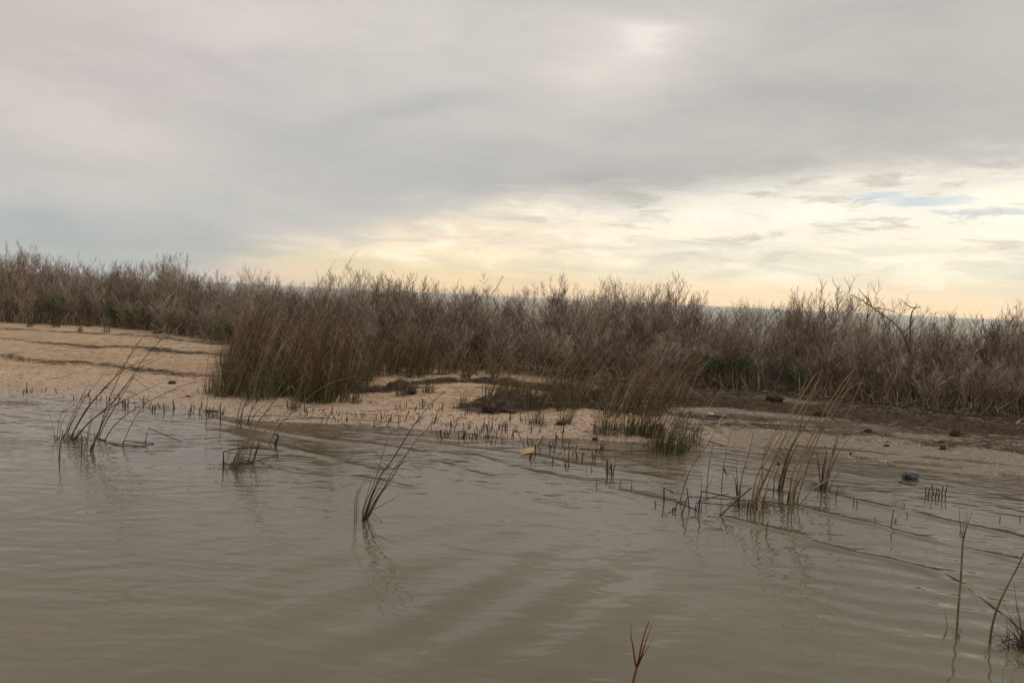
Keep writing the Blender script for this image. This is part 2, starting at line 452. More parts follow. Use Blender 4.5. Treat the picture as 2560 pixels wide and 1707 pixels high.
def water_mat(name, mud, near=True):
    m, t, p = material(name); t.n.remove(p)
    out = [n for n in t.n if n.type == 'OUTPUT_MATERIAL'][0]
    tc = t.node('ShaderNodeTexCoord').outputs['Object']
    if near:
        r1 = t.noise(t.map(tc, (5.2, 7.2, 1), (0, 0, R(-20))), 1.0, 1.2, .5, .7)
        r2 = t.noise(t.map(tc, (12, 15, 1), (0, 0, R(9))), 1.0, 1, .5, .6)
        r4 = t.noise(t.map(tc, (5.0, 17, 1), (0, 0, R(-11))), 1.0, .5, .5, .35)
        r3 = t.noise(t.map(tc, (1.6, 2.2, 1), (0, 0, R(35))), 1.0, 2, .5, .8)
        patch = t.ss(t.noise(tc, .55, 3, .5), .38, .62)
        hh = t.m('ADD', t.m('MULTIPLY', r1, .0030), t.m('MULTIPLY', t.m('MULTIPLY', r2, t.m('ADD', .10, t.m('MULTIPLY', patch, .90))), .0020))
        hh = t.m('ADD', hh, t.m('MULTIPLY', r3, .013))
        hh = t.m('ADD', hh, t.m('MULTIPLY', r4, .0016))
        shal = t.m('EXPONENT', t.m('MULTIPLY', t.attr('depth'), -22.0))
        hh = t.m('ADD', hh, t.m('MULTIPLY', t.m('MULTIPLY', t.noise(t.map(tc, (13, 26, 1), (0, 0, R(-8))), 1.0, 1, .5, .5), shal), .0034))
        rough = .012
    else:
        r1 = t.noise(t.map(tc, (.5, 1.6, 1)), 1.0, 5, .6, .5)
        hh = t.m('MULTIPLY', r1, .35); rough = .12
    bp = t.node('ShaderNodeBump'); bp.inputs['Strength'].default_value = 1.0; bp.inputs['Distance'].default_value = 1.0
    t.set(bp.inputs['Height'], hh)
    fr = t.node('ShaderNodeFresnel'); fr.inputs[0].default_value = 1.33; t.l.new(bp.outputs[0], fr.inputs['Normal'])
    gl = t.node('ShaderNodeBsdfGlossy'); gl.inputs['Roughness'].default_value = rough; t.l.new(bp.outputs[0], gl.inputs['Normal'])
    gl.inputs[0].default_value = (1, 1, 1, 1)
    df = t.node('ShaderNodeBsdfDiffuse')
    cloud = t.noise(tc, .45, 4, .6)
    t.set(df.inputs[0], t.mix(t.ss(cloud, .35, .65), mud, tuple([c * .86 for c in mud[:3]] + [1])))
    body = df.outputs[0]
    if near:
        tr = t.node('ShaderNodeBsdfTransparent'); tr.inputs[0].default_value = (.93, .91, .86, 1)
        mx = t.node('ShaderNodeMixShader')
        t.set(mx.inputs[0], t.m('SUBTRACT', 1.0, t.m('EXPONENT', t.m('MULTIPLY', t.attr('depth'), -10.0)), clamp=True))
        t.l.new(tr.outputs[0], mx.inputs[1]); t.l.new(body, mx.inputs[2]); body = mx.outputs[0]
    mx = t.node('ShaderNodeMixShader'); t.l.new(fr.outputs[0], mx.inputs[0]); t.l.new(body, mx.inputs[1]); t.l.new(gl.outputs[0], mx.inputs[2])
    t.l.new(mx.outputs[0], out.inputs[0])
    return m


# ------------------------------------------------------------------ litter lines: world polylines from the photograph
def zl(off, sc, pts): return [(off[0] + x / sc, off[1] + y / sc) for x, y in pts]


Z1 = ((0, 560), 3.564); Z3 = ((1100, 600), 3.564)
litter_lines = [  # polyline, half width (m), density
    (zl(*Z1, [(0, 935), (500, 960), (850, 980), (1300, 1000), (1700, 1050), (2000, 1070)]), .20, .95),
    (zl(*Z1, [(0, 1020), (300, 1050), (700, 1090), (1200, 1100), (1500, 1130), (2000, 1170)]), .22, .85),
    (zl(*Z1, [(0, 1160), (200, 1210), (500, 1240), (900, 1260), (1300, 1310)]), .22, .82),
    (zl(*Z1, [(1200, 1290), (1500, 1330), (1900, 1360)]), .22, .8),
    ([(900, 925), (1050, 935), (1160, 940)], .12, .6),
    ([(1480, 955), (1640, 972), (1760, 985), (1900, 1000)], .22, 1.0),
    ([(1690, 1035), (1800, 1042), (1900, 1052), (2100, 1060)], .17, 1.4),
    ([(1700, 1065), (1850, 1062), (2000, 1078), (2180, 1085)], .14, 1.4),
    ([(2130, 1052), (2300, 1072), (2450, 1092), (2560, 1100)], .28, 1.7),
    ([(2150, 1075), (2250, 1095), (2350, 1108), (2450, 1115), (2560, 1124)], .20, 1.6),
    ([(640, 1010), (760, 1030), (900, 1036), (1050, 1046)], .05, .35),
    ([(1210, 965), (1320, 990)], .2, .5)]
LW = [([G(*p)[:2] for p in pl], w, d) for pl, w, d in litter_lines]
wrack_lines = [  # centre line, half width, height
    ([(800, 985), (880, 978), (960, 975), (1025, 968)], .17, .11),
    ([(1010, 960), (1100, 954), (1226, 957), (1370, 975), (1470, 988), (1600, 1000), (1760, 1002), (1900, 1012)], .15, .07),
    ([(1212, 1024), (1300, 1010), (1390, 1006), (1480, 1012), (1570, 1020)], .34, .12),
    ([(1560, 1008), (1700, 1012), (1800, 1014), (1950, 1022)], .16, .06),
    ([(1750, 996), (1900, 1014), (2100, 1034), (2300, 1056), (2440, 1066), (2620, 1082)], .42, .045)]
WW = [([G(*p)[:2] for p in pl], w, h) for pl, w, h in wrack_lines]


def dist_poly(XX, YY, pl):
    d = np.full(XX.shape, 1e9)
    for (x0, y0), (x1, y1) in zip(pl[:-1], pl[1:]):
        dx, dy = x1 - x0, y1 - y0; L = dx * dx + dy * dy + 1e-9
        t = np.clip(((XX - x0) * dx + (YY - y0) * dy) / L, 0, 1)
        d = np.minimum(d, np.hypot(XX - x0 - t * dx, YY - y0 - t * dy))
    return d


def a_litter(XX, YY):
    v = np.zeros(XX.shape)
    for pl, w, d in LW: v = np.maximum(v, d * (.74 + 1.5 * fbm(XX * 1.6, YY * 3.0 + 3, 3)) * np.clip(1.1 - dist_poly(XX, YY + .45 * fbm(XX * 1.1, YY * 1.5, 3), pl) / (w * 2.2), 0, 1))
    for pl, w, h in WW: v = np.maximum(v, 1.2 * np.clip(1.6 - dist_poly(XX, YY, pl) / w, 0, 1))
    back = YY - ybush(XX) + .45 * fbm(XX * 1.3, YY * 1.3, 3)
    return np.maximum(v, np.clip(back * 1.4 + .35 + 1.9 * np.clip(XX - .5, 0, 1), 0, 1.3))


def s_of(XX, YY): return H(XX, YY)


def a_wet(XX, YY):
    rt = np.clip((XX - 1.6) / 1.6, 0, 1)
    return np.clip((0.075 + .5 * rt * rt - H(XX, YY)) / 0.07, 0, 1)


def a_grey(XX, YY):
    rt = np.clip((XX - 1.7) / 1.4 + .5 * fbm(XX * .8, YY * .8), 0, 1)
    hi = .06 + .22 * np.clip((XX - 2.6) / 2.2, 0, 1) + .05 * fbm(XX * 1.7 + 5, YY * 3.1, 3)
    return np.maximum(rt * np.clip((hi - H(XX, YY)) / .025, 0, 1), np.clip((-0.03 - H(XX, YY)) / .05, 0, 1))


def a_shell(XX, YY):
    s = YY - yshore(XX)
    return np.clip(1.15 - np.abs(s - .1) / 2.2 + .6 * fbm(XX * .9 + 3, YY * .9), 0.08, 1)


xs = axis((-30000, -2000, 7000), (-2000, -200, 300), (-200, -30, 17), (-30, -9, .35), (-9, 9, .035), (9, 30, .35), (30, 200, 17), (200, 2000, 300), (2000, 30000, 7000))
ys = axis((-60, -4, 4), (-4, 5, .3), (5, 14, .03), (14, 24, .12), (24, 60, 2), (60, 400, 40), (400, 2000, 400), (2000, 30000, 7000))
ground = grid_mesh('ground', xs, ys, H, mat_ground(), {'litter': a_litter, 'wet': a_wet, 'grey': a_grey, 'shell': a_shell})
tag(ground, kind='structure')

# ------------------------------------------------------------------ water: pond with real swash ridges, then the open sea
Z6 = ((480, 900), 3.41); Z7 = ((1080, 900), 3.41); Z8 = ((1600, 940), 3.41); ZF = ((2260, 1240), 3.357)
swash = [  # polyline px, height, width
    ([(539, 1050), (671, 1076), (773, 1096), (905, 1111), (1037, 1132)], .011, .05),
    ([(964, 1102), (1037, 1105), (1160, 1120), (1197, 1123), (1315, 1137), (1432, 1161), (1549, 1179), (1667, 1199), (1760, 1217), (1850, 1232)], .010, .042),
    ([(1183, 1140), (1256, 1161), (1329, 1182), (1403, 1196), (1490, 1214), (1579, 1234), (1690, 1262)], .012, .045),
    ([(2040, 1230), (2157, 1257), (2280, 1284), (2380, 1308), (2468, 1326), (2600, 1356)], .010, .04),
    ([(1796, 1292), (1879, 1315), (1981, 1336), (2040, 1362), (2113, 1383), (2216, 1400), (2305, 1424), (2350, 1444), (2440, 1487)], .011, .035),
    ([(1996, 1270), (2099, 1295), (2187, 1315), (2280, 1342), (2380, 1365), (2468, 1386), (2600, 1418)], .011, .035),
    ([(2200, 1232), (2296, 1250), (2394, 1261), (2498, 1273), (2600, 1290)], .006, .035),
    ([(1212, 1214), (1271, 1231), (1344, 1249), (1432, 1266)], .009, .045),
    ([(890, 1193), (949, 1205), (1020, 1220)], .008, .04),
    ([(539, 1079), (627, 1099), (703, 1120), (803, 1140), (876, 1164), (940, 1180)], .010, .05),
    ([(1095, 1158), (1150, 1175), (1215, 1192)], .008, .035),
    ([(1080, 1128), (1130, 1140), (1200, 1153), (1250, 1170)], .006, .03),
    ([(0, 985), (120, 1002), (260, 1012), (420, 1030)], .005, .04),
    ([(860, 1078), (960, 1086), (1060, 1094), (1160, 1100)], .006, .03),
    ([(2080, 1205), (2200, 1222), (2330, 1226), (2560, 1255)], .005, .03)]
SW = [([plane0(*p) for p in pl], a, w) for pl, a, w in swash]


def pond_z(XX, YY):
    Zz = np.zeros(XX.shape)
    wob = .05 * fbm(XX * 2.2, YY * 2.2, 3)
    near = (np.abs(XX) < 9) & (YY > 1) & (YY < 12)
    for pl, a, w in SW:
        d = dist_poly(XX, YY + wob, pl)
        sgn = np.interp(XX, [p[0] for p in pl], [p[1] for p in pl]) - YY - wob
        prof = np.where(sgn > 0, np.exp(-(d / (w * .75)) ** 2), np.exp(-(d / (w * 2.2)) ** 2))
        amp = a * np.clip(.75 + 1.3 * fbm(XX * 1.7 + 5 + a * 900, YY * 1.7, 2), .1, 1.3)
        Zz += np.where(d < w * 7, prof * amp, 0)
    # long low undulations: a cross swell in the middle, finer parallel ripples on the left
    f1 = np.clip(1 - np.hypot((XX - .0) / 1.6, (YY - 4.2) / 1.5), 0, 1)
    Zz += .0085 * f1 * np.sin((XX * .80 - YY * .52 + .22 * fbm(XX, YY, 3)) * 2 * math.pi / .42)
    f2 = np.clip((-XX - .8) / 2.5, 0, 1) * np.clip((10 - YY) / 3, 0, 1)
    Zz += .0024 * f2 * (.4 + 1.4 * fbm(XX * .9 + 31, YY * 1.6, 2)) * np.sin((-XX * .12 + YY * .99 + .34 * fbm(XX * 1.1, YY * 1.4, 3)) * 2 * math.pi / .17)
    f3 = np.clip((XX - 1.0) / 1.5, 0, 1) * np.clip((6.5 - YY) / 2, 0, 1)
    Zz += .0030 * f3 * np.sin((XX * .30 + YY * .95 + .16 * fbm(XX * 1.4 + 7, YY * 1.4, 3)) * 2 * math.pi / .24)
    f4 = np.clip(1 - np.abs(yshore(XX) - YY - 1.1) / 1.3, 0, 1)
    nn = YY + .38 * XX
    rdg = np.clip(.16 - np.abs(fbm(XX * .7 + 11, nn * 3.3, 3)), 0, .16) / .16
    Zz += .0065 * f4 * rdg ** 2 * np.clip(.5 + 1.6 * fbm(XX * 1.3 + 50, YY * 2.1, 2), 0, 1)
    Zz += .0028 * fbm(XX * 3.1, YY * 4.0, 3)
    return np.where(near, Zz, 0)


xs = axis((-30, -9, 3), (-9, 9, .028), (9, 30, 3))
ys = axis((-40, 1, 2), (1, 2.6, .2), (2.6, 12.2, .018), (12.2, 13.4, .4))
pond = grid_mesh('water', xs, ys, pond_z, water_mat('pond_water', C(.123, .104, .065)), {'depth': lambda a, b: np.maximum(-H(a, b), 0)})
tag(pond, kind='structure')
seam = water_mat('sea_water', C(.11, .125, .105), False)
sea = grid_mesh('sea', axis((-30000, -2000, 4000), (-2000, -100, 380), (-100, 100, 20), (100, 2000, 380), (2000, 30000, 4000)),
                axis((17.5, 100, 10), (100, 2000, 300), (2000, 40000, 4000)), lambda a, b: a * 0 - .12, seam)
tag(sea, kind='structure')


# ------------------------------------------------------------------ leafless shrubs
def grow(mb, mt, p, d, L, r, lvl, tone, rg, up=.10, maxl=3):
    n = (7, 5, 4, 3)[lvl]
    P = [p.copy()]; Rr = [r]
    q = p.copy(); dd = d.copy(); kids = []
    for i in range(n):
        dd = (dd + Vector((rg.gauss(0, .16), rg.gauss(0, .16), rg.gauss(0, .07) + up))).normalized()
        q = q + dd * (L / n); P.append(q.copy()); Rr.append(max(r * (1 - .60 * (i + 1) / n), .0020))
        if lvl < maxl and (i >= 2 if lvl == 0 else i >= 0) and rg.random() < (1, .72, .62)[lvl]:
            kids.append((q.copy(), dd.copy(), Rr[-1], 1 - i / n))
    (mb if lvl < 1 else mt).tube(P, Rr, 4 if lvl < 1 else 3, tone, cap=False)
    for (kp, kd, kr, rest) in kids:
        for _ in range(1 + (rg.random() < (.45, .25, .1)[lvl])):
            an = rg.uniform(0, 2 * math.pi); sp = rg.uniform(.45, 1.05)
            nd = (kd + Vector((math.cos(an) * sp, math.sin(an) * sp, rg.uniform(-.15, .15)))).normalized()
            grow(mb, mt, kp, nd, L * (rg.uniform(.36, .58) if lvl < 2 else rg.uniform(.5, .9)) * (.6 + .4 * rest), max(kr * .66, .0027), lvl + 1, min(1, max(0, tone + rg.uniform(-.22, .25))), rg, up * 1.25, maxl)


def make_shrub(seed, h, spread, nst, lean=0.0, r0=.011, label='leafless shrub', maxl=3):
    rg = random.Random(seed)
    root = empty('bare_shrub', (0, 0, 0))
    a, b = MB(), MB()
    for i in range(nst):
        an = rg.uniform(0, 2 * math.pi); rr = rg.uniform(0, spread * .45)
        p = Vector((math.cos(an) * rr, math.sin(an) * rr, -.06))
        tl = rg.uniform(.02, .42) * spread / .6
        d = Vector((math.cos(an) * tl + lean, math.sin(an) * tl, 1)).normalized()
        grow(a, b, p, d, h * rg.uniform(.5, .92), r0 * rg.uniform(.55, 1.15), 0, rg.uniform(.15, .85), rg, maxl=maxl)
    # bare upright suckers round the foot
    for i in range(int(nst * 5)):
        an = rg.uniform(0, 2 * math.pi); rr = rg.uniform(.05, spread * .9)
        p = Vector((math.cos(an) * rr, math.sin(an) * rr, -.05)); hh = h * rg.uniform(.22, .5)
        q = p + Vector((rg.gauss(0, .08), rg.gauss(0, .08), hh * .55)); e = q + Vector((rg.gauss(0, .1), rg.gauss(0, .1), hh * .45))
        a.tube([p, q, e], [.0075, .006, .0025], 3, rg.uniform(.3, 1.0), cap=False)
    a.build('stems', M_stem, root); b.build('twigs', M_twig, root)
    return root


ORD = ['leftmost', 'second from the left', 'third from the left', 'fourth from the left', 'fifth from the left', 'sixth from the left', 'seventh from the left',
       'eighth from the left', 'ninth from the left', 'tenth from the left', 'eleventh from the left', 'twelfth from the left']
ROW = ['foremost', 'second', 'third', 'fourth', 'fifth', 'sixth', 'rearmost']


def label_rows(objs, text, nrow):
    """name each of a loose stand by its row counted from the water and its place in that row"""
    objs = sorted(objs, key=lambda o: o.location.y - float(yshore(o.location.x)))
    n = math.ceil(len(objs) / nrow)
    for r in range(nrow):
        for i, o in enumerate(sorted(objs[r * n:(r + 1) * n], key=lambda o: o.location.x)):
            o['label'] = text % (ROW[r] if r < nrow - 1 else 'rearmost', ORD[min(i, 11)])


def copy_tree(o, parent=None):
    c = o.copy(); COL.objects.link(c); c.parent = parent
    for ch in o.children: copy_tree(ch, c)
    return c


protos = [make_shrub(100 + i, h, sp, ns, ln, r0) for i, (h, sp, ns, ln, r0) in enumerate([
    (1.5, .60, 15, .02, .011), (1.55, .55, 14, -.05, .012), (1.35, .65, 16, .10, .010), (1.6, .50, 13, .05, .012),
    (1.3, .70, 16, -.02, .010), (1.7, .55, 12, .12, .013), (1.45, .6, 15, .0, .011), (1.25, .65, 15, .06, .010)])]
used = set()


def place(proto, x, y, rz, s, label, group, name=None, cat='shrub', tilt=(0, 0), zs=None):
    if proto.name not in used:
        used.add(proto.name); o = proto
    else:
        o = copy_tree(proto)
    if name and o is not proto: o.name = name
    o.location = (x, y, gz(x, y)); o.rotation_euler = (tilt[0], tilt[1], rz)
    o.scale = (s, s, zs if zs else s)
    tag(o, label, cat, group)
    return o


# crown height profile along the belt, read off the photograph: pixel x -> pixel y of the top
_prof = [(-200, 590), (0, 622), (60, 616), (130, 658), (200, 640), (260, 628), (340, 646), (430, 646), (500, 688), (560, 690), (650, 672), (750, 690), (860, 672), (1000, 664), (1100, 698),
         (1260, 696), (1330, 738), (1380, 706), (1500, 680), (1610, 674), (1700, 706), (1800, 738), (1920, 704), (2010, 722), (2070, 708), (2180, 746), (2300, 764), (2400, 752), (2560, 760), (2800, 770)]
_pfx = [p[0] for p in _prof]; _pfy = [p[1] for p in _prof]


def px_of(x, y, z):
    v = np.array([x, y, z - CAM_H]); c = v @ _f
    return 1280 + F * (v @ _R) / c, 853.5 - F * (v @ _U) / c


def ztop(x, y):
    px, _ = px_of(x, y, 1.0)
    py = np.interp(px, _pfx, _pfy)
    d = ray(px, py); return CAM_H + d[2] / d[1] * y


PH = []
for p_ in protos:
    PH.append(max(v.co.z for ch in p_.children for v in ch.data.vertices))
zones = [(-999, 'by the rust brown bush'), (130, 'behind the pair of green shrubs'), (330, 'above the whitish scrap'), (520, 'behind the left half of the tall grass'),
         (710, 'behind the right half of the tall grass'), (900, 'behind the bare sand gap'), (1130, 'behind the left end of the seaweed mat'), (1350, 'behind the middle of the seaweed mat'),
         (1600, 'around the bright green patch'), (1880, 'behind the tallest reeds'), (2090, 'under the dead forked branches'), (2330, 'above the red brown tufts')]
rg = random.Random(77)
cnt = 0; cells = {}
rows = [(.28, .52, .62), (.90, .56, .80), (1.35, .62, .92), (2.05, .70, 1.0), (3.0, .95, 1.04), (4.3, 1.25, 1.0)]
for ri, (dy, sp, hs) in enumerate(rows):
    x = -19.0
    lim = 12.5
    while x < lim:
        far = x < -5
        xx = x + rg.uniform(-.16, .16); yy = float(ybush(xx)) + dy * (1.25 if far else 1) + rg.uniform(-.22, .22)
        x += sp * (1.25 if far else 1.0)
        px, _ = px_of(xx, yy, 1)
        if px < -230 or px > 3150: continue
        # thinner where the sea shows through (as in the photograph)
        k = rg.randrange(len(protos))
        hz = max(.75, ztop(xx, yy) - gz(xx, yy)) * hs * rg.uniform(.76, 1.14) * (1 + .15 * float(vn(np.float64(xx * 1.15 + 3), np.float64(ri * .7))))
        if 1370 > px > 1290 or 2060 < px < 2090: hz *= .82
        zi = max(i for i, z in enumerate(zones) if px >= z[0])
        s = hz / PH[k]; w = min(max(s, .75), 1.15)
        o = place(protos[k], xx, yy, rg.uniform(0, 6.28), w, None, 'bare shrubs of the thicket behind the beach', zs=s)
        cells.setdefault((zi, ri), []).append(o)
        cnt += 1
for (zi, ri), os_ in cells.items():
    for i, o in enumerate(sorted(os_, key=lambda o: px_of(*o.location)[0])):
        tag(o, 'leafless shrub %s, %s row, %s' % (zones[zi][1], ROW[ri], ORD[min(i, 11)]), 'shrub')
print('shrubs', cnt)

# ------------------------------------------------------------------ traced plants standing in the pond
def trace(px_pts, jit=0.0, sink=.06, depth=None):
    """world polyline: the root is where its pixel meets the ground or water, the rest rises in the upright plane there;
    points that would dip under the water lie on it instead"""
    bx, by, bz = G(*px_pts[0])
    start = 0
    if depth is not None: by = depth; bz = 0.0; start = -1; P = []
    else: P = [Vector((bx, by, bz))]; start = 0
    for i, (px, py) in enumerate(px_pts[start + 1:]):
        yy = by + jit * (i + 1) / len(px_pts)
        d = ray(px, py); t = yy / d[1]; z = CAM_H + d[2] * t
        if z < bz: P.append(Vector(G(px, py)) + Vector((0, 0, .002)))
        else: P.append(Vector((d[0] * t, yy, z)))
    if depth is None:
        v = (P[1] - P[0]); v = v.normalized() if v.length > 1e-6 else Vector((0, 0, 1))
        if v.z > .25: P.insert(0, P[0] - v * sink)
    return P


def smooth_line(P, n=3):
    if len(P) < 3: return P
    out = []
    for i in range(len(P) - 1):
        p0 = P[max(i - 1, 0)]; p1 = P[i]; p2 = P[i + 1]; p3 = P[min(i + 2, len(P) - 1)]
        for k in range(n):
            t = k / n
            out.append(.5 * ((2 * p1) + (p2 - p0) * t + (2 * p0 - 5 * p1 + 4 * p2 - p3) * t * t + (3 * p1 - p0 - 3 * p2 + p3) * t ** 3))
    out.append(P[-1]); return out


def reed_clump(name, label, off, sc, stems, leaves=(), group=None, cat='reeds', mat=None, leafmat=None, extra=None):
    st0 = stems[0][0][0]
    base = G(off[0] + st0[0] / sc, off[1] + st0[1] / sc)
    root = empty(name, base); tag(root, label, cat, group)
    wisps = mat is not M_red
    stems = [(a, b * (1.25 if mat is None else 1), c, d) for a, b, c, d in stems]
    o = Vector(base)
    for pts, r, tone, sharp in stems:
        P = trace(zl(off, sc, pts), jit=rng.uniform(-.12, .12) if wisps else 0)
        if not sharp: P = smooth_line(P)
        P = [p - o for p in P]
        n = len(P); mb = MB()
        mb.tube(P, [r * (1 - .72 * (i / (n - 1))) if not sharp else r * (1 - .3 * i / (n - 1)) for i in range(n)], 5, tone)
        if wisps and not sharp and len(pts) > 4:   # drooping leaf wisps along tall stems
            for _ in range(rng.randint(2, 4)):
                k = rng.randint(n // 3, n - 2); a = P[k]
                L = rng.uniform(.08, .24); sg = rng.choice((-1, 1, 1))
                mb.blade([a, a + Vector((sg * L * .4, rng.uniform(-.05, .05), L * .35)), a + Vector((sg * L, rng.uniform(-.1, .1), rng.uniform(-.05, .3) * L))], .006, tone)
        mb.build('stem', mat or M_reed, root)
    for pts, w, tone in leaves:
        P = [p - o for p in smooth_line(trace(zl(off, sc, pts), depth=base[1] - .01))]
        mb = MB(); mb.blade(P, w, tone, Vector((1, .3, 0)).normalized()); mb.build('leaf', leafmat or M_reed, root)
    if extra: extra(root)
    return root


def tuft(root, n, h, spread, w, tone, mat, name='leaves', lean=.15, droop=.3, at=(0, 0, 0), seed=1):
    rg = random.Random(seed); mb = MB()
    for i in range(n):
        an = rg.uniform(0, 6.28); rr = rg.uniform(0, spread)
        p = Vector((at[0] + math.cos(an) * rr, at[1] + math.sin(an) * rr, at[2] - .03)); L = h * rg.uniform(.45, 1)
        o = Vector((math.cos(an), math.sin(an), 0)) * rg.uniform(.05, droop) + Vector((lean, 0, 0))
        q = p + Vector((o.x * L * .3, o.y * L * .3, L * .5)); e = p + Vector((o.x * L * 1.1, o.y * L * 1.1, L * rg.uniform(.75, .98)))
        mb.blade([p, (p + q) / 2 + Vector((0, 0, L * .03)), q, (q + e) / 2 + Vector((0, 0, L * .04)), e], w * rg.uniform(.6, 1.2), min(1, max(0, tone + rg.uniform(-.3, .3))))
    return mb.build(name, mat, root)


# matted dead leaves round the feet of the clumps
def mat_roots(n, spread, seed):
    def f(root):
        rg = random.Random(seed); mb = MB()
        for i in range(n):
            a = rg.uniform(0, 6.28); p = Vector((rg.gauss(0, spread), rg.gauss(0, spread * .6), rg.uniform(-.01, .02)))
            q = p + Vector((math.cos(a) * .06, math.sin(a) * .04, rg.uniform(0, .05))); e = q + Vector((math.cos(a + .8) * .07, math.sin(a) * .05, rg.uniform(-.05, .02)))
            mb.blade([p, q, e], .006, rg.uniform(.1, .7))
        mb.build('dead_leaves', M_reed, root)
        tuft(root, n // 4, .26, spread * 1.1, .0055, .45, M_reed, 'leaves', .22, .35, seed=seed + 50)
    return f


A = ((0, 840), 3.92)
S = .0045
reed_clump('reed_clump', 'tall dark reed clump leaning right in the pond at the left, broken stems beside', *A, [
    ([(720, 1020), (860, 860), (1000, 740), (1150, 600), (1290, 400), (1420, 210), (1580, 30)], .0065, .40, 0),
    ([(540, 1000), (520, 880), (480, 740)], .003, .5, 0), ([(560, 1010), (575, 860), (620, 720), (700, 640)], .003, .5, 0),
    ([(585, 1010), (600, 870), (660, 740)], .0035, .6, 0), ([(580, 1220), (590, 1080), (620, 920)], .007, .55, 0),
    ([(620, 1000), (700, 800), (800, 600), (880, 450)], .004, .4, 0), ([(640, 980), (760, 720), (860, 570), (960, 450), (1020, 350)], .004, .5, 0),
    ([(690, 1000), (830, 740), (960, 580), (1130, 400), (1270, 300), (1500, 220)], .006, .3, 0),
    ([(700, 980), (800, 800), (900, 650), (1040, 500), (1180, 330), (1380, 40)], .006, .42, 0),
    ([(740, 1010), (900, 820), (1080, 700), (1200, 640), (1400, 540), (1600, 450)], .005, .35, 0),
    ([(880, 1120), (960, 960), (1020, 820), (1080, 700), (1150, 580), (1240, 470)], .006, .45, 0),
    ([(950, 1000), (1010, 800), (1060, 640), (1130, 480), (1180, 370), (1300, 130), (1390, 20)], .005, .35, 0),
    ([(970, 980), (1060, 800), (1160, 640), (1260, 480), (1370, 320), (1620, 190)], .005, .4, 0),
    ([(1020, 1040), (1100, 900), (1250, 760), (1400, 670), (1600, 570), (1800, 480), (2060, 410)], .005, .35, 0),
    ([(1200, 1080), (1260, 920), (1340, 770), (1430, 640), (1460, 560)], .004, .6, 0),
    ([(800, 1150), (800, 980), (780, 930)], .006, .45, 0), ([(820, 1150), (850, 1000), (880, 830), (900, 700)], .004, .5, 0),
    ([(850, 1130), (870, 960), (930, 700)], .004, .4, 0), ([(890, 1150), (930, 1000), (925, 940)], .007, .35, 0),
    ([(910, 1120), (950, 960), (965, 940)], .006, .3, 0), ([(660, 1000), (680, 900), (760, 760)], .005, .5, 0), ([(700, 1010), (730, 920), (800, 800)], .006, .45, 0),
    ([(1425, 1035), (1455, 900), (1780, 1035)], .0045, .15, 1), ([(1205, 1090), (1210, 1025), (1510, 1052)], .0045, .15, 1),
    ([(760, 980), (770, 920), (930, 975)], .004, .2, 1), ([(960, 1010), (1040, 1025)], .008, .2, 1),
    ([(1040, 1052), (1200, 1050), (1430, 1088)], .005, .75, 1), ([(1040, 1052), (1180, 1080), (1330, 1087), (1505, 1056)], .005, .3, 1)],
    [([(1300, 400), (1420, 490), (1560, 515)], .006, .3), ([(1010, 490), (1090, 525)], .01, .3), ([(620, 745), (680, 700), (745, 670)], .006, .5),
     ([(1330, 560), (1480, 740), (1600, 810)], .005, .4), ([(1180, 640), (1260, 690), (1360, 700)], .007, .3)],
    extra=mat_roots(50, .10, 3))
B = ((480, 900), 3.41)
reed_clump('reed_clump', 'small boxy tan reed tuft with a squared bent stem in the pond left of centre', *B, [
    ([(370, 910), (420, 780), (500, 650), (600, 480), (700, 350), (880, 190), (1020, 90)], .0055, .7, 0),
    ([(265, 920), (268, 780), (400, 750), (580, 745)], .005, .15, 1), ([(285, 910), (290, 830)], .003, .6, 0), ([(310, 900), (305, 780)], .003, .6, 0),
    ([(345, 905), (390, 800), (440, 690), (520, 560), (640, 440), (720, 330), (830, 230)], .005, .75, 0),
    ([(385, 905), (440, 780), (550, 600), (640, 460)], .005, .8, 0), ([(395, 910), (430, 820), (520, 700), (600, 620), (720, 520), (850, 400)], .005, .75, 0),
    ([(355, 900), (370, 820), (400, 720)], .005, .6, 0), ([(410, 878), (470, 884), (525, 892)], .010, .05, 1), ([(430, 850), (530, 880)], .007, .1, 1),
    ([(480, 870), (520, 700)], .004, .2, 1), ([(515, 880), (575, 690)], .005, .2, 1), ([(530, 870), (560, 760), (600, 690)], .004, .4, 0),
    ([(545, 860), (700, 820), (720, 800)], .004, .5, 1), ([(420, 880), (460, 800), (540, 720)], .004, .7, 0), ([(330, 905), (380, 790), (400, 690)], .005, .65, 0),
    ([(375, 910), (400, 800), (455, 660)], .007, .8, 0)], extra=mat_roots(70, .09, 4))
reed_clump('single_reed', 'long reed stem curled into a brown knot at the waterline, bent far right', *B, [
    ([(655, 720), (690, 650), (705, 615), (800, 500), (960, 350), (1150, 210), (1420, 130)], .0055, .65, 0),
    ([(715, 730), (712, 700), (735, 660), (720, 630), (690, 635)], .014, .3, 0)], [([(700, 620), (760, 530), (830, 400)], .008, .75)])
reed_clump('reed_clump', 'short upright dark reeds at the shell bank edge below the tall grass', *B, [
    ([(400, 550), (440, 400), (500, 300)], .006, .4, 0), ([(380, 550), (400, 430), (430, 330)], .006, .35, 0), ([(470, 550), (500, 440), (560, 340)], .006, .4, 0),
    ([(415, 560), (430, 450), (425, 400)], .006, .3, 0), ([(500, 540), (560, 430), (650, 360)], .005, .5, 0), ([(485, 550), (490, 470), (520, 380)], .006, .35, 0)])
reed_clump('single_reed', 'lone thin upright reed stem in the pond beside the sand point', *B, [([(120, 545), (132, 330), (150, 200)], .004, .35, 0), ([(140, 490), (200, 470), (280, 440)], .003, .3, 0)])
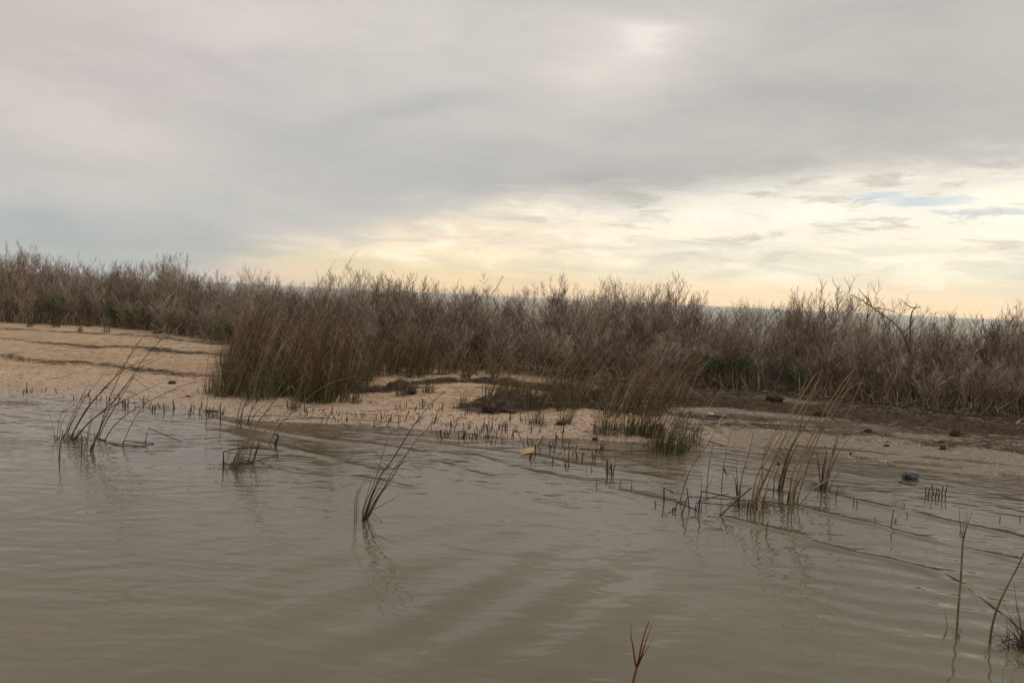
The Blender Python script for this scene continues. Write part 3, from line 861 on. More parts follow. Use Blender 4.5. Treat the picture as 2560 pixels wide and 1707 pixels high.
reed_clump('single_reed', 'short stubby reed stem with a broken cross twig at the sand point', *B, [([(243, 540), (240, 400), (243, 370)], .006, .3, 1)], [([(243, 400), (215, 405), (190, 400)], .008, .2)])
reed_clump('reed_clump', 'lone sheaf of dark reeds leaning right in open water at the centre', *B, [
    ([(1455, 1380), (1520, 1180), (1610, 980), (1700, 860), (1800, 700), (1900, 540), (2020, 390), (2160, 260)], .0052, .3, 0),
    ([(1385, 1390), (1390, 1200), (1420, 1100), (1500, 990)], .003, .35, 0), ([(1400, 1380), (1410, 1180), (1450, 1080), (1520, 1020)], .003, .3, 0),
    ([(1415, 1330), (1425, 1200)], .002, .3, 0), ([(1450, 1370), (1480, 1220), (1540, 1080), (1600, 900), (1650, 720), (1700, 600)], .004, .6, 0),
    ([(1480, 1370), (1560, 1200), (1640, 1080), (1720, 930), (1850, 775)], .0045, .25, 0),
    ([(1490, 1370), (1570, 1200), (1700, 1010), (1780, 880), (1900, 700), (2030, 560), (2150, 430)], .0045, .6, 0),
    ([(1470, 1375), (1530, 1210), (1600, 1090), (1650, 1000)], .004, .25, 0),
    ([(1450, 1300), (1490, 1160), (1520, 1050), (1560, 950)], .0035, .7, 0),
    ([(1500, 1340), (1540, 1300), (1620, 1385)], .002, .4, 1), ([(1465, 1380), (1500, 1260), (1550, 1130), (1620, 1000)], .005, .15, 0)],
    [([(1550, 1270), (1650, 1220), (1800, 1130)], .006, .3), ([(1620, 870), (1700, 920), (1790, 990), (1900, 1070)], .004, .2), ([(1850, 840), (1900, 900), (2000, 1000)], .003, .3)])
reed_clump('single_reed', 'orange red blade at the foot of the central reed sheaf', *B, [([(1500, 1350), (1560, 1240), (1610, 1130), (1625, 1090)], .004, .8, 0)], mat=M_red)
D = ((1600, 940), 3.41)
reed_clump('reed_clump', 'tallest tan reed clump leaning right in the shallows on the right', *D, [
    ([(960, 1110), (1020, 900), (1060, 760), (1170, 560), (1270, 370), (1390, 150), (1500, -20)], .0075, .85, 0),
    ([(940, 1140), (980, 920), (1030, 780), (1110, 580), (1200, 440), (1340, 200), (1430, 0)], .0065, .75, 0),
    ([(915, 1150), (935, 1050)], .006, .15, 1), ([(980, 1060), (1060, 880), (1120, 760), (1230, 520), (1370, 290), (1480, 110), (1560, -60)], .007, .8, 0),
    ([(1000, 1080), (1040, 900), (1050, 700), (1100, 560), (1210, 380)], .005, .5, 0), ([(1040, 1120), (1080, 950), (1180, 700), (1300, 500), (1430, 250), (1520, 30)], .006, .75, 0),
    ([(1050, 1130), (1060, 1020)], .012, .4, 1), ([(1180, 960), (1220, 800), (1270, 640), (1360, 460), (1400, 300), (1480, 180)], .007, .4, 0),
    ([(1200, 960), (1250, 740), (1320, 560), (1440, 380), (1560, 140), (1610, -30)], .007, .55, 0), ([(1215, 950), (1260, 760), (1350, 560)], .008, .3, 0),
    ([(1280, 1090), (1290, 880), (1340, 740), (1440, 560), (1530, 380), (1600, 250), (1740, 40), (1850, -80)], .007, .8, 0),
    ([(1300, 1100), (1310, 960), (1400, 700), (1520, 480), (1620, 290), (1730, 110), (1800, -10)], .0075, .7, 0),
    ([(1330, 1090), (1370, 960), (1460, 680), (1550, 480), (1660, 300), (1800, 60)], .007, .75, 0), ([(1345, 1080), (1370, 950), (1480, 620), (1560, 440)], .005, .8, 0),
    ([(1260, 1070), (1280, 960)], .008, .15, 1), ([(1370, 1090), (1480, 960), (1640, 860), (1710, 820)], .0065, .95, 0),
    ([(1140, 970), (1150, 850), (1200, 740)], .006, .4, 0), ([(1190, 970), (1195, 880), (1240, 780)], .010, .35, 0), ([(1310, 1090), (1330, 950), (1380, 860)], .010, .4, 0),
    ([(990, 1120), (1000, 1000), (1060, 900)], .009, .6, 0), ([(1020, 1000), (1080, 860), (1160, 700), (1250, 500)], .005, .65, 0)],
    [([(1290, 350), (1430, 470), (1500, 520)], .007, .4), ([(1190, 600), (1240, 700), (1350, 830)], .008, .35), ([(1480, 370), (1600, 500), (1700, 560)], .007, .4),
     ([(1030, 782), (1130, 815), (1250, 862)], .014, .1), ([(1250, 862), (1320, 890), (1390, 912)], .010, .1), ([(1170, 740), (1185, 755), (1190, 760)], .03, .1),
     ([(1600, 320), (1700, 420), (1800, 520)], .006, .3), ([(1100, 620), (1200, 700), (1290, 820)], .006, .4)], extra=mat_roots(110, .16, 5))
reed_clump('reed_clump', 'shorter reed tuft with a swollen brown foot behind and right of the tallest reeds', *D, [
    ([(1560, 960), (1600, 820), (1640, 700), (1700, 480), (1780, 300), (1850, 130), (1910, 0)], .007, .7, 0),
    ([(1550, 960), (1560, 800), (1580, 700)], .010, .4, 0), ([(1570, 960), (1620, 760), (1660, 600)], .009, .5, 0), ([(1585, 950), (1640, 760), (1700, 640), (1800, 500)], .006, .5, 0),
    ([(1540, 940), (1520, 760), (1500, 640)], .005, .35, 0), ([(1560, 900), (1590, 640), (1560, 580)], .005, .3, 0), ([(1600, 900), (1660, 560), (1720, 420)], .005, .75, 0),
    ([(1575, 950), (1590, 850), (1600, 800)], .013, .35, 0), ([(1550, 950), (1530, 860), (1525, 720)], .006, .3, 0)], extra=mat_roots(40, .08, 6))
reed_clump('broken_reeds', 'angular broken black reeds crossing over the water left of the tallest reeds', *D, [
    ([(360, 1180), (405, 1025), (800, 1050), (1230, 1085)], .005, .35, 1), ([(205, 1080), (205, 950), (285, 990)], .006, .08, 1), ([(300, 1150), (315, 1075), (480, 1140)], .006, .05, 1),
    ([(500, 1160), (525, 980), (820, 1040)], .006, .1, 1), ([(420, 1160), (410, 1030), (400, 950)], .004, .3, 1), ([(480, 1150), (520, 1000), (520, 840)], .004, .6, 0),
    ([(560, 980), (610, 890)], .004, .7, 1), ([(520, 1160), (525, 1080), (820, 1102)], .004, .1, 1), ([(670, 1200), (800, 1080), (950, 950)], .006, .35, 1),
    ([(280, 1160), (278, 1128), (310, 1126)], .007, .05, 1), ([(130, 1120), (130, 1060)], .005, .05, 1), ([(470, 1150), (480, 1080), (620, 1030), (760, 1000)], .004, .3, 1)], cat='broken reeds')
for pts, lab in [([(340, 1080), (380, 930), (430, 800), (500, 680), (570, 590), (650, 460), (720, 400)], 'long curved reed stem bowing right, leftmost of the single stems in the right shallows'),
                 ([(570, 950), (590, 750), (630, 540)], 'thin straight reed stem, second of the single stems in the right shallows'),
                 ([(695, 970), (710, 800), (740, 620), (775, 480)], 'slender reed stem carrying a hanging brown curl of leaf'),
                 ([(845, 1030), (870, 850), (920, 680), (950, 560), (965, 470)], 'tan reed stem rising beside a short green shoot')]:
    lv = [([(710, 780), (720, 800), (745, 860)], .02, .1)] if 'curl' in lab else ([([(825, 1020), (815, 900), (790, 840)], .012, .4), ([(832, 1020), (828, 880), (820, 740)], .012, .5), ([(838, 1020), (850, 950), (880, 880)], .006, .4)] if 'green shoot' in lab else [([(650, 470), (760, 540), (850, 620)], .004, .4)] if 'bowing' in lab else [])
    reed_clump('single_reed', lab, *D, [(pts, .005, .65, 0)], lv, leafmat=M_green if 'green shoot' in lab else None)
E = ((2260, 1240), 3.357)


def e_base(root):
    tuft(root, 7, .13, .012, .005, .35, M_reed, 'leaves', .1, .6, seed=8)


reed_clump('single_reed', 'thick tan upright reed with a forked leafy top near the right edge', *E, [
    ([(440, 1190), (455, 950), (475, 720), (488, 500), (495, 360)], .0050, .78, 1)],
    [([(495, 370), (470, 220), (462, 90)], .007, .5), ([(497, 370), (500, 240), (505, 150)], .004, .5), ([(500, 370), (530, 250), (585, 100)], .007, .4),
     ([(500, 360), (525, 200), (535, 130)], .004, .5), ([(490, 562), (560, 555), (640, 570)], .004, .3), ([(480, 735), (550, 800), (620, 890)], .005, .9)], extra=e_base)
reed_clump('single_reed', 'thin low sprig beside the thick tan upright reed', *E, [([(365, 1110), (355, 1030), (345, 950)], .0018, .3, 0), ([(365, 1112), (345, 1160), (325, 1205)], .0015, .3, 1)])
reed_clump('single_reed', 'banded reed stem leaning right at the right edge of the photo', *E, [
    ([(720, 1240), (740, 1090), (790, 920), (880, 730), (960, 580), (1015, 460), (1080, 330)], .0055, .6, 0)])


def f_base(root):
    tuft(root, 30, .34, .05, .006, .35, M_reed, 'leaves', -.05, .75, seed=9)
    tuft(root, 9, .30, .05, .006, .5, M_green, 'green_leaves', .1, .5, seed=10)
    mat_roots(70, .06, 11)(root)


reed_clump('grass_tuft', 'dark spiky grass tuft with matted foot cut by the right edge', *E, [
    ([(1030, 1280), (930, 1080), (840, 900)], .0022, .3, 0), ([(1030, 1280), (960, 1000), (920, 700)], .0022, .4, 0),
    ([(875, 1300), (870, 1150), (860, 1020)], .002, .3, 0), ([(880, 1300), (885, 1180), (885, 1090)], .002, .4, 0)], cat='grass tuft', extra=f_base)
reed_clump('fallen_reed', 'long fallen black reed lying across the water towards the right edge', *E, [
    ([(300, 632), (460, 717), (600, 840), (720, 920), (860, 1022), (1007, 1142)], .0035, .15, 1)], cat='fallen reed')
RB = ((1400, 1480), 5.88)
reed_clump('red_reed', 'dark red reed blade forking upward at the bottom edge of the photo', *RB, [
    ([(1010, 1610), (1090, 1260), (1150, 1020), (1200, 780), (1240, 620), (1310, 420)], .0072, .7, 0)],
    [([(1140, 1090), (1190, 960), (1250, 760), (1355, 450)], .009, .3), ([(1150, 1080), (1190, 980), (1280, 830), (1385, 650)], .006, .2),
     ([(1118, 1100), (1100, 1000), (1070, 780), (1045, 640), (1040, 420)], .008, .15)], cat='red reed', mat=M_red, leafmat=M_red)

# ------------------------------------------------------------------ salt grass tussocks
def make_tussock(seed, nb, ns, hb, hs, lean, rad, wb=.008):
    rg = random.Random(seed); root = empty('grass_tussock', (0, 0, 0))
    g, d = MB(), MB()
    for i in range(nb):
        an = rg.uniform(0, 6.28); rr = rad * math.sqrt(rg.random())
        p = Vector((math.cos(an) * rr, math.sin(an) * rr, -.04)); L = hb * rg.uniform(.45, 1.1)
        o = Vector((math.cos(an) * rg.uniform(.05, .45) + lean * .7, math.sin(an) * rg.uniform(.05, .45), 0))
        q = p + Vector((o.x * L * .35, o.y * L * .35, L * .55)); e = p + Vector((o.x * L, o.y * L, L))
        g.blade([p, (p + q) / 2, q, (q + e) / 2 + Vector((0, 0, L * .02)), e], wb * rg.uniform(.6, 1.2), rg.uniform(.15, 1) if rg.random() < .8 else 1)
    for i in range(ns):
        an = rg.uniform(0, 6.28); rr = rad * math.sqrt(rg.random())
        p = Vector((math.cos(an) * rr, math.sin(an) * rr, -.04)); L = hs * rg.uniform(.3, 1.2)
        ln = lean * rg.uniform(.4, 1.7)
        tone = rg.choice((.1, .25, .35, .45, .6, .75, .9))
        pts = [p]; q = p.copy(); dx = ln * .5; bent = rg.random() < .22; kb = rg.choice((1, 2, 3)); bz = 0
        for k in range(5):
            if bent and k == kb: dx = rg.choice((-1, 1)) * rg.uniform(1.2, 5); bz = rg.uniform(-1, .4)
            if bent and k >= kb: q = q + Vector((dx, rg.gauss(0, .6), bz)).normalized() * (L / 6); pts.append(q.copy()); continue
            q = q + Vector((dx + rg.gauss(0, .08), rg.gauss(0, .09), 1)).normalized() * (L / 5); dx += ln * .22; pts.append(q.copy())
        d.tube(pts, [.0032, .003, .0026, .002, .0016, .001], 3, tone, cap=False)
        for k in (2, 3, 4):
            if rg.random() < .6:
                a = pts[k]; sg = rg.choice((-1, 1, 1)); l = rg.uniform(.1, .25)
                d.blade([a, a + Vector((sg * l * .35, rg.gauss(0, .04), l * .6)), a + Vector((sg * l * .8, rg.gauss(0, .06), l * .75))], .005, tone)
    for i in range(int(nb * .5)):   # matted dead leaves at the foot
        an = rg.uniform(0, 6.28); rr = rad * rg.uniform(.2, 1.5); p = Vector((math.cos(an) * rr, math.sin(an) * rr, rg.uniform(0, .03))); a2 = rg.uniform(0, 6.28); l = rg.uniform(.05, .16)
        d.blade([p, p + Vector((math.cos(a2) * l * .5, math.sin(a2) * l * .5, rg.uniform(.01, .06))), p + Vector((math.cos(a2) * l, math.sin(a2) * l, rg.uniform(-.02, .04)))], .006, rg.choice((0, .05, .1, .2, .6)))
    g.build('leaves', M_green, root); d.build('dry_stalks', M_dry, root)
    return root


TS = [make_tussock(300, 80, 30, .42, .85, .26, .20), make_tussock(301, 100, 20, .36, .70, .18, .22), make_tussock(302, 70, 38, .40, 1.05, .30, .19),
      make_tussock(303, 30, 11, .30, .75, .34, .09, .011), make_tussock(304, 30, 19, .34, 1.0, .46, .10, .011), make_tussock(305, 26, 7, .26, .45, .1, .07)]


def poly_in(px, py, poly):
    c = False; j = len(poly) - 1
    for i in range(len(poly)):
        if (poly[i][1] > py) != (poly[j][1] > py) and px < (poly[j][0] - poly[i][0]) * (py - poly[i][1]) / (poly[j][1] - poly[i][1]) + poly[i][0]: c = not c
        j = i
    return c


def scatter_px(poly, n, mind, rg, tries=4000):
    xs_ = [p[0] for p in poly]; ys_ = [p[1] for p in poly]; out = []
    for _ in range(tries):
        px, py = rg.uniform(min(xs_), max(xs_)), rg.uniform(min(ys_), max(ys_))
        if not poly_in(px, py, poly): continue
        x, y, z = G(px, py)
        if all((x - a) ** 2 + (y - b) ** 2 > mind ** 2 for a, b, _ in out): out.append((x, y, z))
        if len(out) >= n: break
    return out


rg = random.Random(5)
GRP = 'tussocks of the big rusty grass stand'
st_ = []
for i, (x, y, z) in enumerate(scatter_px([(545, 985), (600, 998), (740, 1010), (850, 1004), (905, 990), (900, 935), (880, 905), (760, 890), (600, 885), (565, 920)], 58, .19, rg)):
    st_.append(place(TS[rg.choice((0, 0, 1, 2, 2, 4))], x, y, rg.uniform(-.7, .7), min(1.15, rg.uniform(.5, .8) + .35 * (y - float(yshore(x)))), None, GRP, cat='grass tussock'))
label_rows(st_, 'rusty grass tussock of the big stand, %s row, %s', 6); st_ = []
for (px, py, k, s, lab) in [(548, 992, 3, 1.0, 'leftmost small green grass tussock at the corner of the big stand'), (1070, 982, 5, 1.3, 'small green sprig by the gap in the seaweed bank'),
                            (735, 1022, 5, .9, 'low dry tuft on bare shell sand in front of the big stand'), (888, 1008, 5, 1.1, 'low dark tuft with matted foot right of the big stand'),
                            (1000, 990, 3, .9, 'thin green grass on the dark seaweed lump'), (1155, 1020, 5, .9, 'tiny green shoot pair on bare sand before the bank'),
                            (1345, 1062, 5, 1.1, 'slim green grass shoots on a rusty stub before the bank'), (1412, 1060, 4, .8, 'upright green tuft on rusty stem bases, middle of the beach'),
                            (1498, 1088, 3, 1.05, 'green grass tuft with orange stem foot at the shell edge'), (1543, 1082, 1, 1.0, 'thick dark footed grass clump right of the orange footed tuft'),
                            (1588, 1088, 4, 1.3, 'tan leaning grass clump right of the dark footed one'), (1612, 1090, 4, 1.15, 'tan leaning grass clump beside the dark root lump'),
                            (1668, 1128, 1, .95, 'green grass clump rooted at the waterline with rusty foot'), (1695, 1122, 3, 1.2, 'bright green upright clump at the waterline'),
                            (1655, 1118, 4, 1.1, 'tan reed clump at the waterline left of the bright green one'), (1738, 1108, 5, 1.1, 'small spiky green tuft right of the waterline clumps')]:
    x, y, z = G(px, py)
    place(TS[k], x, y, rg.uniform(-.4, .4), s, lab, 'separate tussocks along the shell edge', cat='grass tussock')
for i, (x, y, z) in enumerate(scatter_px([(1215, 1018), (1330, 1025), (1560, 1050), (1700, 1040), (1700, 985), (1450, 965), (1300, 975), (1215, 995)], 46, .20, rg)):
    st_.append(place(TS[rg.choice((3, 4, 3, 4, 5))], x, y, rg.uniform(-.4, .4), rg.uniform(.85, 1.35), None, 'tussocks on the seaweed bank', cat='grass tussock'))
label_rows(st_, 'sparse tussock on the seaweed mat, %s row, %s', 4); st_ = []
for i, (x, y, z) in enumerate(scatter_px([(910, 940), (1180, 950), (1300, 950), (1280, 915), (950, 905)], 22, .3, rg)):
    st_.append(place(TS[rg.choice((3, 4, 2))], x, y, rg.uniform(-.4, .4), rg.uniform(.9, 1.3), None, 'tussocks before the middle thicket', cat='grass tussock'))
label_rows(st_, 'tan tussock behind the sand gap, %s row, %s', 2); st_ = []
for i, (x, y, z) in enumerate(scatter_px([(0, 812), (200, 830), (420, 842), (540, 860), (540, 845), (300, 815), (0, 795)], 16, .5, rg)):
    st_.append(place(TS[5], x, y, rg.uniform(0, 6), rg.uniform(.8, 1.5), None, 'tufts before the far left shrubs', cat='grass tussock'))
label_rows(st_, 'sparse tuft before the far left shrubs, %s row, %s', 2)

# long bare stalks standing above the grass stand
for pts, lab in [([(1040, 1180), (1060, 760), (1200, 500), (1280, 280), (1395, 85)], 'longest dark stalk rising from the grass stand above the skyline'),
                 ([(760, 1000), (900, 640), (1090, 360), (1215, 165)], 'thin stalk left of the longest one, tip against the sky'),
                 ([(560, 1200), (700, 1020), (850, 860), (960, 740), (1090, 640)], 'pale leaning stalk in the front of the grass stand'),
                 ([(1700, 1080), (1830, 960), (1900, 850), (1960, 760)], 'pale straw stalk leaning right at the end of the grass stand')]:
    reed_clump('dry_stalk', lab, (500, 600), 3.564, [(pts, .005, .5, 0)], cat='stalk')

# ------------------------------------------------------------------ cut stubs along the waterline
def make_stub(seed, n):
    rg = random.Random(seed); root = MB()
    for i in range(n):
        p = Vector((rg.gauss(0, .02) if n > 1 else 0, rg.gauss(0, .02) if n > 1 else 0, -.05)); L = rg.uniform(.03, .11)
        t = Vector((rg.gauss(0, .007), rg.gauss(0, .007), L)); r = rg.uniform(.0024, .0058)
        root.tube([p, p + Vector((t.x * .5, t.y * .5, .05 + L * .45)), p + Vector((t.x * 1.1, t.y, .05 + L))], [r * 1.15, r, r * .8], 6, rg.uniform(.15, .58))
    o = root.build('reed_stub', M_reed); return o


stubs = [make_stub(400 + i, n) for i, n in enumerate((1, 1, 1, 1, 2, 1, 3, 2, 1, 1, 1, 4, 1, 2))]
sreg = [([(40, 985), (120, 990), (430, 1035), (560, 1062), (560, 1030), (420, 1015), (180, 985), (60, 975)], 60, 'short dark reed stub at the water edge below the left beach', 'stubs of the left water edge'),
        ([(700, 1020), (900, 1040), (1100, 1060), (1250, 1070), (1250, 1110), (1100, 1095), (950, 1068), (760, 1052)], 80, 'short dark reed stub on the wet shell bank in the middle', 'stubs of the middle shell bank'),
        ([(960, 1012), (1100, 1018), (1300, 1048), (1450, 1080), (1420, 1130), (1230, 1112), (1020, 1070)], 105, 'short rusty reed stub among the dense rows before the seaweed bank', 'stubs before the seaweed bank'),
        ([(1300, 1120), (1500, 1120), (1560, 1190), (1430, 1180), (1330, 1150)], 36, 'short black reed stub standing in the shallow ripples', 'stubs in the shallow ripples')]
for poly, n, lab, grp in sreg:
    for (x, y, z) in scatter_px(poly, n, .035, rg):
        if float(fbm(x * 2.2 + 60, y * 3.0, 2)) < -.30: continue
        p = rg.choice(stubs)
        if p.name in used: o = p.copy(); COL.objects.link(o)
        else: used.add(p.name); o = p
        s = rg.uniform(.6, 1.4); o.location = (x, y, z); o.rotation_euler = (rg.gauss(0, .14), rg.gauss(0, .14), rg.uniform(0, 6.28)); o.scale = (s, s, s * rg.uniform(.7, 1.15))
        tag(o, lab, 'reed stub', grp)
for px, py, h, lab in [(2228, 1315, 2.4, 'tall single black stub standing in the right shallows'), (2089, 1244, 1.6, 'black stub near the right end of the tallest reeds'), (2135, 1258, 1.0, 'small black stub, left of a close pair'),
                       (2144, 1264, .9, 'small black stub, right of a close pair'), (2190, 1306, .7, 'tiny stub left of the tall single black stub'), (2237, 1306, .7, 'tiny stub touching the right side of the tall single stub'),
                       (2262, 1264, .6, 'tiny stub below the dark rock'), (2270, 1292, .6, 'tiny stub right of the tall single black stub'), (1914, 1330, 1.5, 'black stub nearest the camera below the tallest reeds'),
                       (1491, 1215, .8, 'leftmost of three stubs in open shallows'), (1551, 1216, .8, 'middle of three stubs in open shallows'), (1580, 1222, .9, 'rightmost of three stubs in open shallows'),
                       (2500, 1300, .6, 'small black stub near the right edge, left one'), (2548, 1300, .7, 'small black stub at the right edge'), (2398, 1335, .5, 'tiny stub left of the forked upright reed')]:
    x, y, z = G(px, py); o = stubs[0].copy(); COL.objects.link(o); o.location = (x, y, z); o.rotation_euler = (rg.gauss(0, .06), rg.gauss(0, .06), rg.uniform(0, 6)); o.scale = (.9, .9, h)
    tag(o, lab, 'reed stub', 'single stubs of the right shallows')
x, y, z = G(2338, 1242)
row = empty('stub_cluster', (x, y, z)); tag(row, 'tight row of six finger like black stubs in the right shallows', 'reed stubs')
for i in range(7):
    mb = MB(); bx = -.085 + i * .03; mb.tube([(bx, rg.gauss(0, .02), -.05), (bx + rg.gauss(0, .006), 0, .03), (bx + rg.gauss(0, .01), 0, rg.uniform(.07, .11))], [.0055, .005, .004], 6, .12); mb.build('stub', M_reed, row)

# ------------------------------------------------------------------ dead seagrass banks and fibres
def bank(pl, w, h, seed, label):
    P = smooth_line([Vector((a, b, 0)) for a, b in pl], 4)
    rg = random.Random(seed); L = [0]
    for a, b in zip(P[:-1], P[1:]): L.append(L[-1] + (b - a).length)
    nu = max(8, int(L[-1] / .035)); nv = 22; v = []; f = []; fib = MB(); tone = []
    px_ = np.interp(np.linspace(0, L[-1], nu), L, [p.x for p in P]); py_ = np.interp(np.linspace(0, L[-1], nu), L, [p.y for p in P])
    for i in range(nu):
        tx = px_[min(i + 1, nu - 1)] - px_[max(i - 1, 0)]; ty = py_[min(i + 1, nu - 1)] - py_[max(i - 1, 0)]; ll = math.hypot(tx, ty) + 1e-9; nx, ny = -ty / ll, tx / ll
        e = math.sin(math.pi * min(1, max(0, i / (nu - 1)))) ** .35
        for j in range(nv):
            q = (j / (nv - 1)) * 2 - 1; x = px_[i] + nx * q * w * 1.35; y = py_[i] + ny * q * w * 1.35
            n1 = float(fbm(x * 2.6 + seed, y * 4.5, 4)); n2 = float(fbm(x * 14, y * 14 + seed, 3))
            hh = e * h * (1 - q * q * 1.15) * (1 + 1.5 * n1) + h * .55 * n2 * (1 - q * q) + .45 * n1 * h - .012
            v.append((x, y, gz(x, y) + hh)); tone.append(.32 + n2 * .6)
    for i in range(nu - 1):
        for j in range(nv - 1):
            a = i * nv + j; f.append((a, a + nv, a + nv + 1, a + 1))
    me = bpy.data.meshes.new('seaweed_bank'); me.from_pydata(v, [], f); me.materials.append(M_wrack)
    at = me.attributes.new('tone', 'FLOAT', 'POINT'); at.data.foreach_set('value', np.array(tone, dtype=np.float32))
    o = bpy.data.objects.new('seaweed_bank', me); COL.objects.link(o); tag(o, label, 'seaweed bank', kind='stuff')
    for k in range(int(L[-1] * w * 5200)):
        x, y, z = v[rg.randrange(len(v))]
        a = rg.gauss(0, .55); l = rg.uniform(.02, .085)
        x += rg.gauss(0, .03); y += rg.gauss(0, .03); z0 = max(z, gz(x, y)) + .003
        if z < gz(x, y) - .02 and rg.random() < .6: continue
        dz = rg.gauss(.006, .014)
        fib.tube([(x, y, z0), (x + math.cos(a) * l * .5, y + math.sin(a) * l * .5, z0 + abs(dz)), (x + math.cos(a) * l, y + math.sin(a) * l, z0 + dz * .3)], rg.uniform(.0008, .0018), 3, rg.choice((.1, .25, .4, .55, .75, 1)) , cap=False)
    fib.build('fibres', M_wrack, o)
    return o


labs = ['dark brown seaweed heap at the foot of the big grass stand', 'long thin dark seaweed line running behind the sand gap', 'large dark brown seaweed mat in the middle of the beach under green shoots',
        'low dark seaweed mat continuing right of the large one', 'broad dark brown seaweed band along the foot of the right thicket']
for i, ((pl, w, h), lab) in enumerate(zip(WW, labs)): bank(pl, w, h, 40 + i, lab)

lit = MB()
for pl, w, d in LW:
    P = [Vector((a, b, 0)) for a, b in pl]
    for a, b in zip(P[:-1], P[1:]):
        L = (b - a).length; an0 = math.atan2(b.y - a.y, b.x - a.x)
        for k in range(int(L * w * 900 * d) + int(L * 12)):
            t = rg.random(); q = a.lerp(b, t); cl = float(fbm(q.x * 2.1, q.y * 2.1 + 9, 2))
            if cl < rg.uniform(-.5, .3): continue
            x = q.x + rg.gauss(0, .08); y = q.y + rg.gauss(0, w * .55); z = gz(x, y) + .004; an = an0 + rg.gauss(0, .45); l = rg.uniform(.02, .16)
            lit.tube([(x, y, z), (x + math.cos(an) * l * .5, y + math.sin(an) * l * .5, z + rg.uniform(0, .012)), (x + math.cos(an) * l, y + math.sin(an) * l, gz(x + math.cos(an) * l, y + math.sin(an) * l) + .004)],
                     rg.uniform(.001, .0032), 3, rg.choice((.1, .2, .35, .5, .7, 1)), cap=False)
for k in range(6500):   # loose bits over the beach
    x = rg.uniform(-9, 8.5); y = float(yshore(x)) + rg.uniform(-.15, 8 if x < -3 else 3.5)
    if y > ybush(x) + .5: continue
    z = gz(x, y) + .003; an = rg.gauss(0, .8); l = rg.uniform(.01, .09)
    lit.tube([(x, y, z), (x + math.cos(an) * l, y + math.sin(an) * l, z + rg.uniform(0, .006))], rg.uniform(.001, .003), 3, rg.choice((.1, .3, .5)), cap=False)
for k in range(9000):   # drift of straw, bark and seagrass in front of the right thicket
    x = rg.uniform(1.5, 8.2); q = abs(rg.gauss(0, 1)); y = float(ybush(x)) - .5 - q * .55
    if float(fbm(x * 1.6, y * 3.4 + 20, 3)) < -.12 + .12 * q or y < yshore(x) - .3: continue
    z = gz(x, y) + .004; an = rg.gauss(-.1, .5); l = rg.uniform(.02, .20); w = rg.uniform(.0012, .0042)
    lit.tube([(x, y, z), (x + math.cos(an) * l * .5, y + math.sin(an) * l * .5, z + rg.uniform(0, .02)), (x + math.cos(an) * l, y + math.sin(an) * l, gz(x, y) + .006)], w, 3, rg.choice((.05, .1, .15, .3, .5, .8)), cap=False)
for k in range(2600):   # straw and bark crumbs on the dark band in front of the right thicket
    x = rg.uniform(.3, 8.2); y = float(ybush(x)) - abs(rg.gauss(0, .35)) + .1; z = gz(x, y) + rg.uniform(.003, .03); an = rg.gauss(0, .7); l = rg.uniform(.03, .22)
    lit.tube([(x, y, z), (x + math.cos(an) * l * .5, y + math.sin(an) * l * .5, z + rg.uniform(0, .02)), (x + math.cos(an) * l, y + math.sin(an) * l, gz(x, y) + .008)], rg.uniform(.0015, .0035), 3, rg.choice((.05, .1, .2, .4, .7, 1)), cap=False)
for k in range(5200):   # dead sticks and straw lying under the shrubs
    x = rg.uniform(-12, 8.5); y = float(ybush(x)) + rg.uniform(-.35, 4.5)
    z = gz(x, y) + rg.uniform(.004, .06); an = rg.uniform(0, 3.14); l = rg.uniform(.08, .5)
    lit.tube([(x, y, z), (x + math.cos(an) * l * .5, y + math.sin(an) * l * .5, z + rg.uniform(0, .10)), (x + math.cos(an) * l, y + math.sin(an) * l, gz(x, y) + rg.uniform(0, .12))], rg.uniform(.002, .0045), 3, rg.choice((.2, .4, .6, .8, 1)), cap=False)
tag(lit.build('plant_litter', M_lit), 'scattered dark straw, twigs and seagrass bits strewn over the sand', 'litter', kind='stuff')

# broken shells lying on the beach and grey flat
shm, t, p = material('broken_shell')
t.set(p.inputs['Base Color'], t.ramp(t.node('ShaderNodeAttribute', attribute_name='tone').outputs['Fac'], [(0, s2l(170, 130, 100)), (.5, s2l(226, 198, 170)), (1, s2l(250, 242, 230))])); p.inputs['Roughness'].default_value = .6
sh = MB()
for k in range(9000):
    if k % 3: x = rg.uniform(-8, 7.5); y = float(yshore(x)) + rg.gauss(.15, .5)
    else: x = rg.uniform(1.6, 7.5); y = float(yshore(x)) + rg.uniform(-2.0, .4)
    z = float(H(x, y)) + .002
    if z < -.03 or (x > 1.6 and k % 2): continue
    r = rg.uniform(.003, .008); a = rg.uniform(0, 6.28); b = len(sh.v); tn = rg.random(); tz = rg.uniform(-.004, .004)
    for j in range(5):
        an = a + j * 1.2566; rr = r * rg.uniform(.6, 1.2)
        sh.v.append(Vector((x + math.cos(an) * rr, y + math.sin(an) * rr, z + tz * math.cos(an - a)))); sh.c.append(tn)
    sh.v.append(Vector((x, y, z + r * .35))); sh.c.append(tn)
    sh.f += [(b + j, b + (j + 1) % 5, b + 5) for j in range(5)]
tag(sh.build('shell_fragments', shm), 'pale broken shell bits scattered over the beach and grey flat', 'shells', kind='stuff')

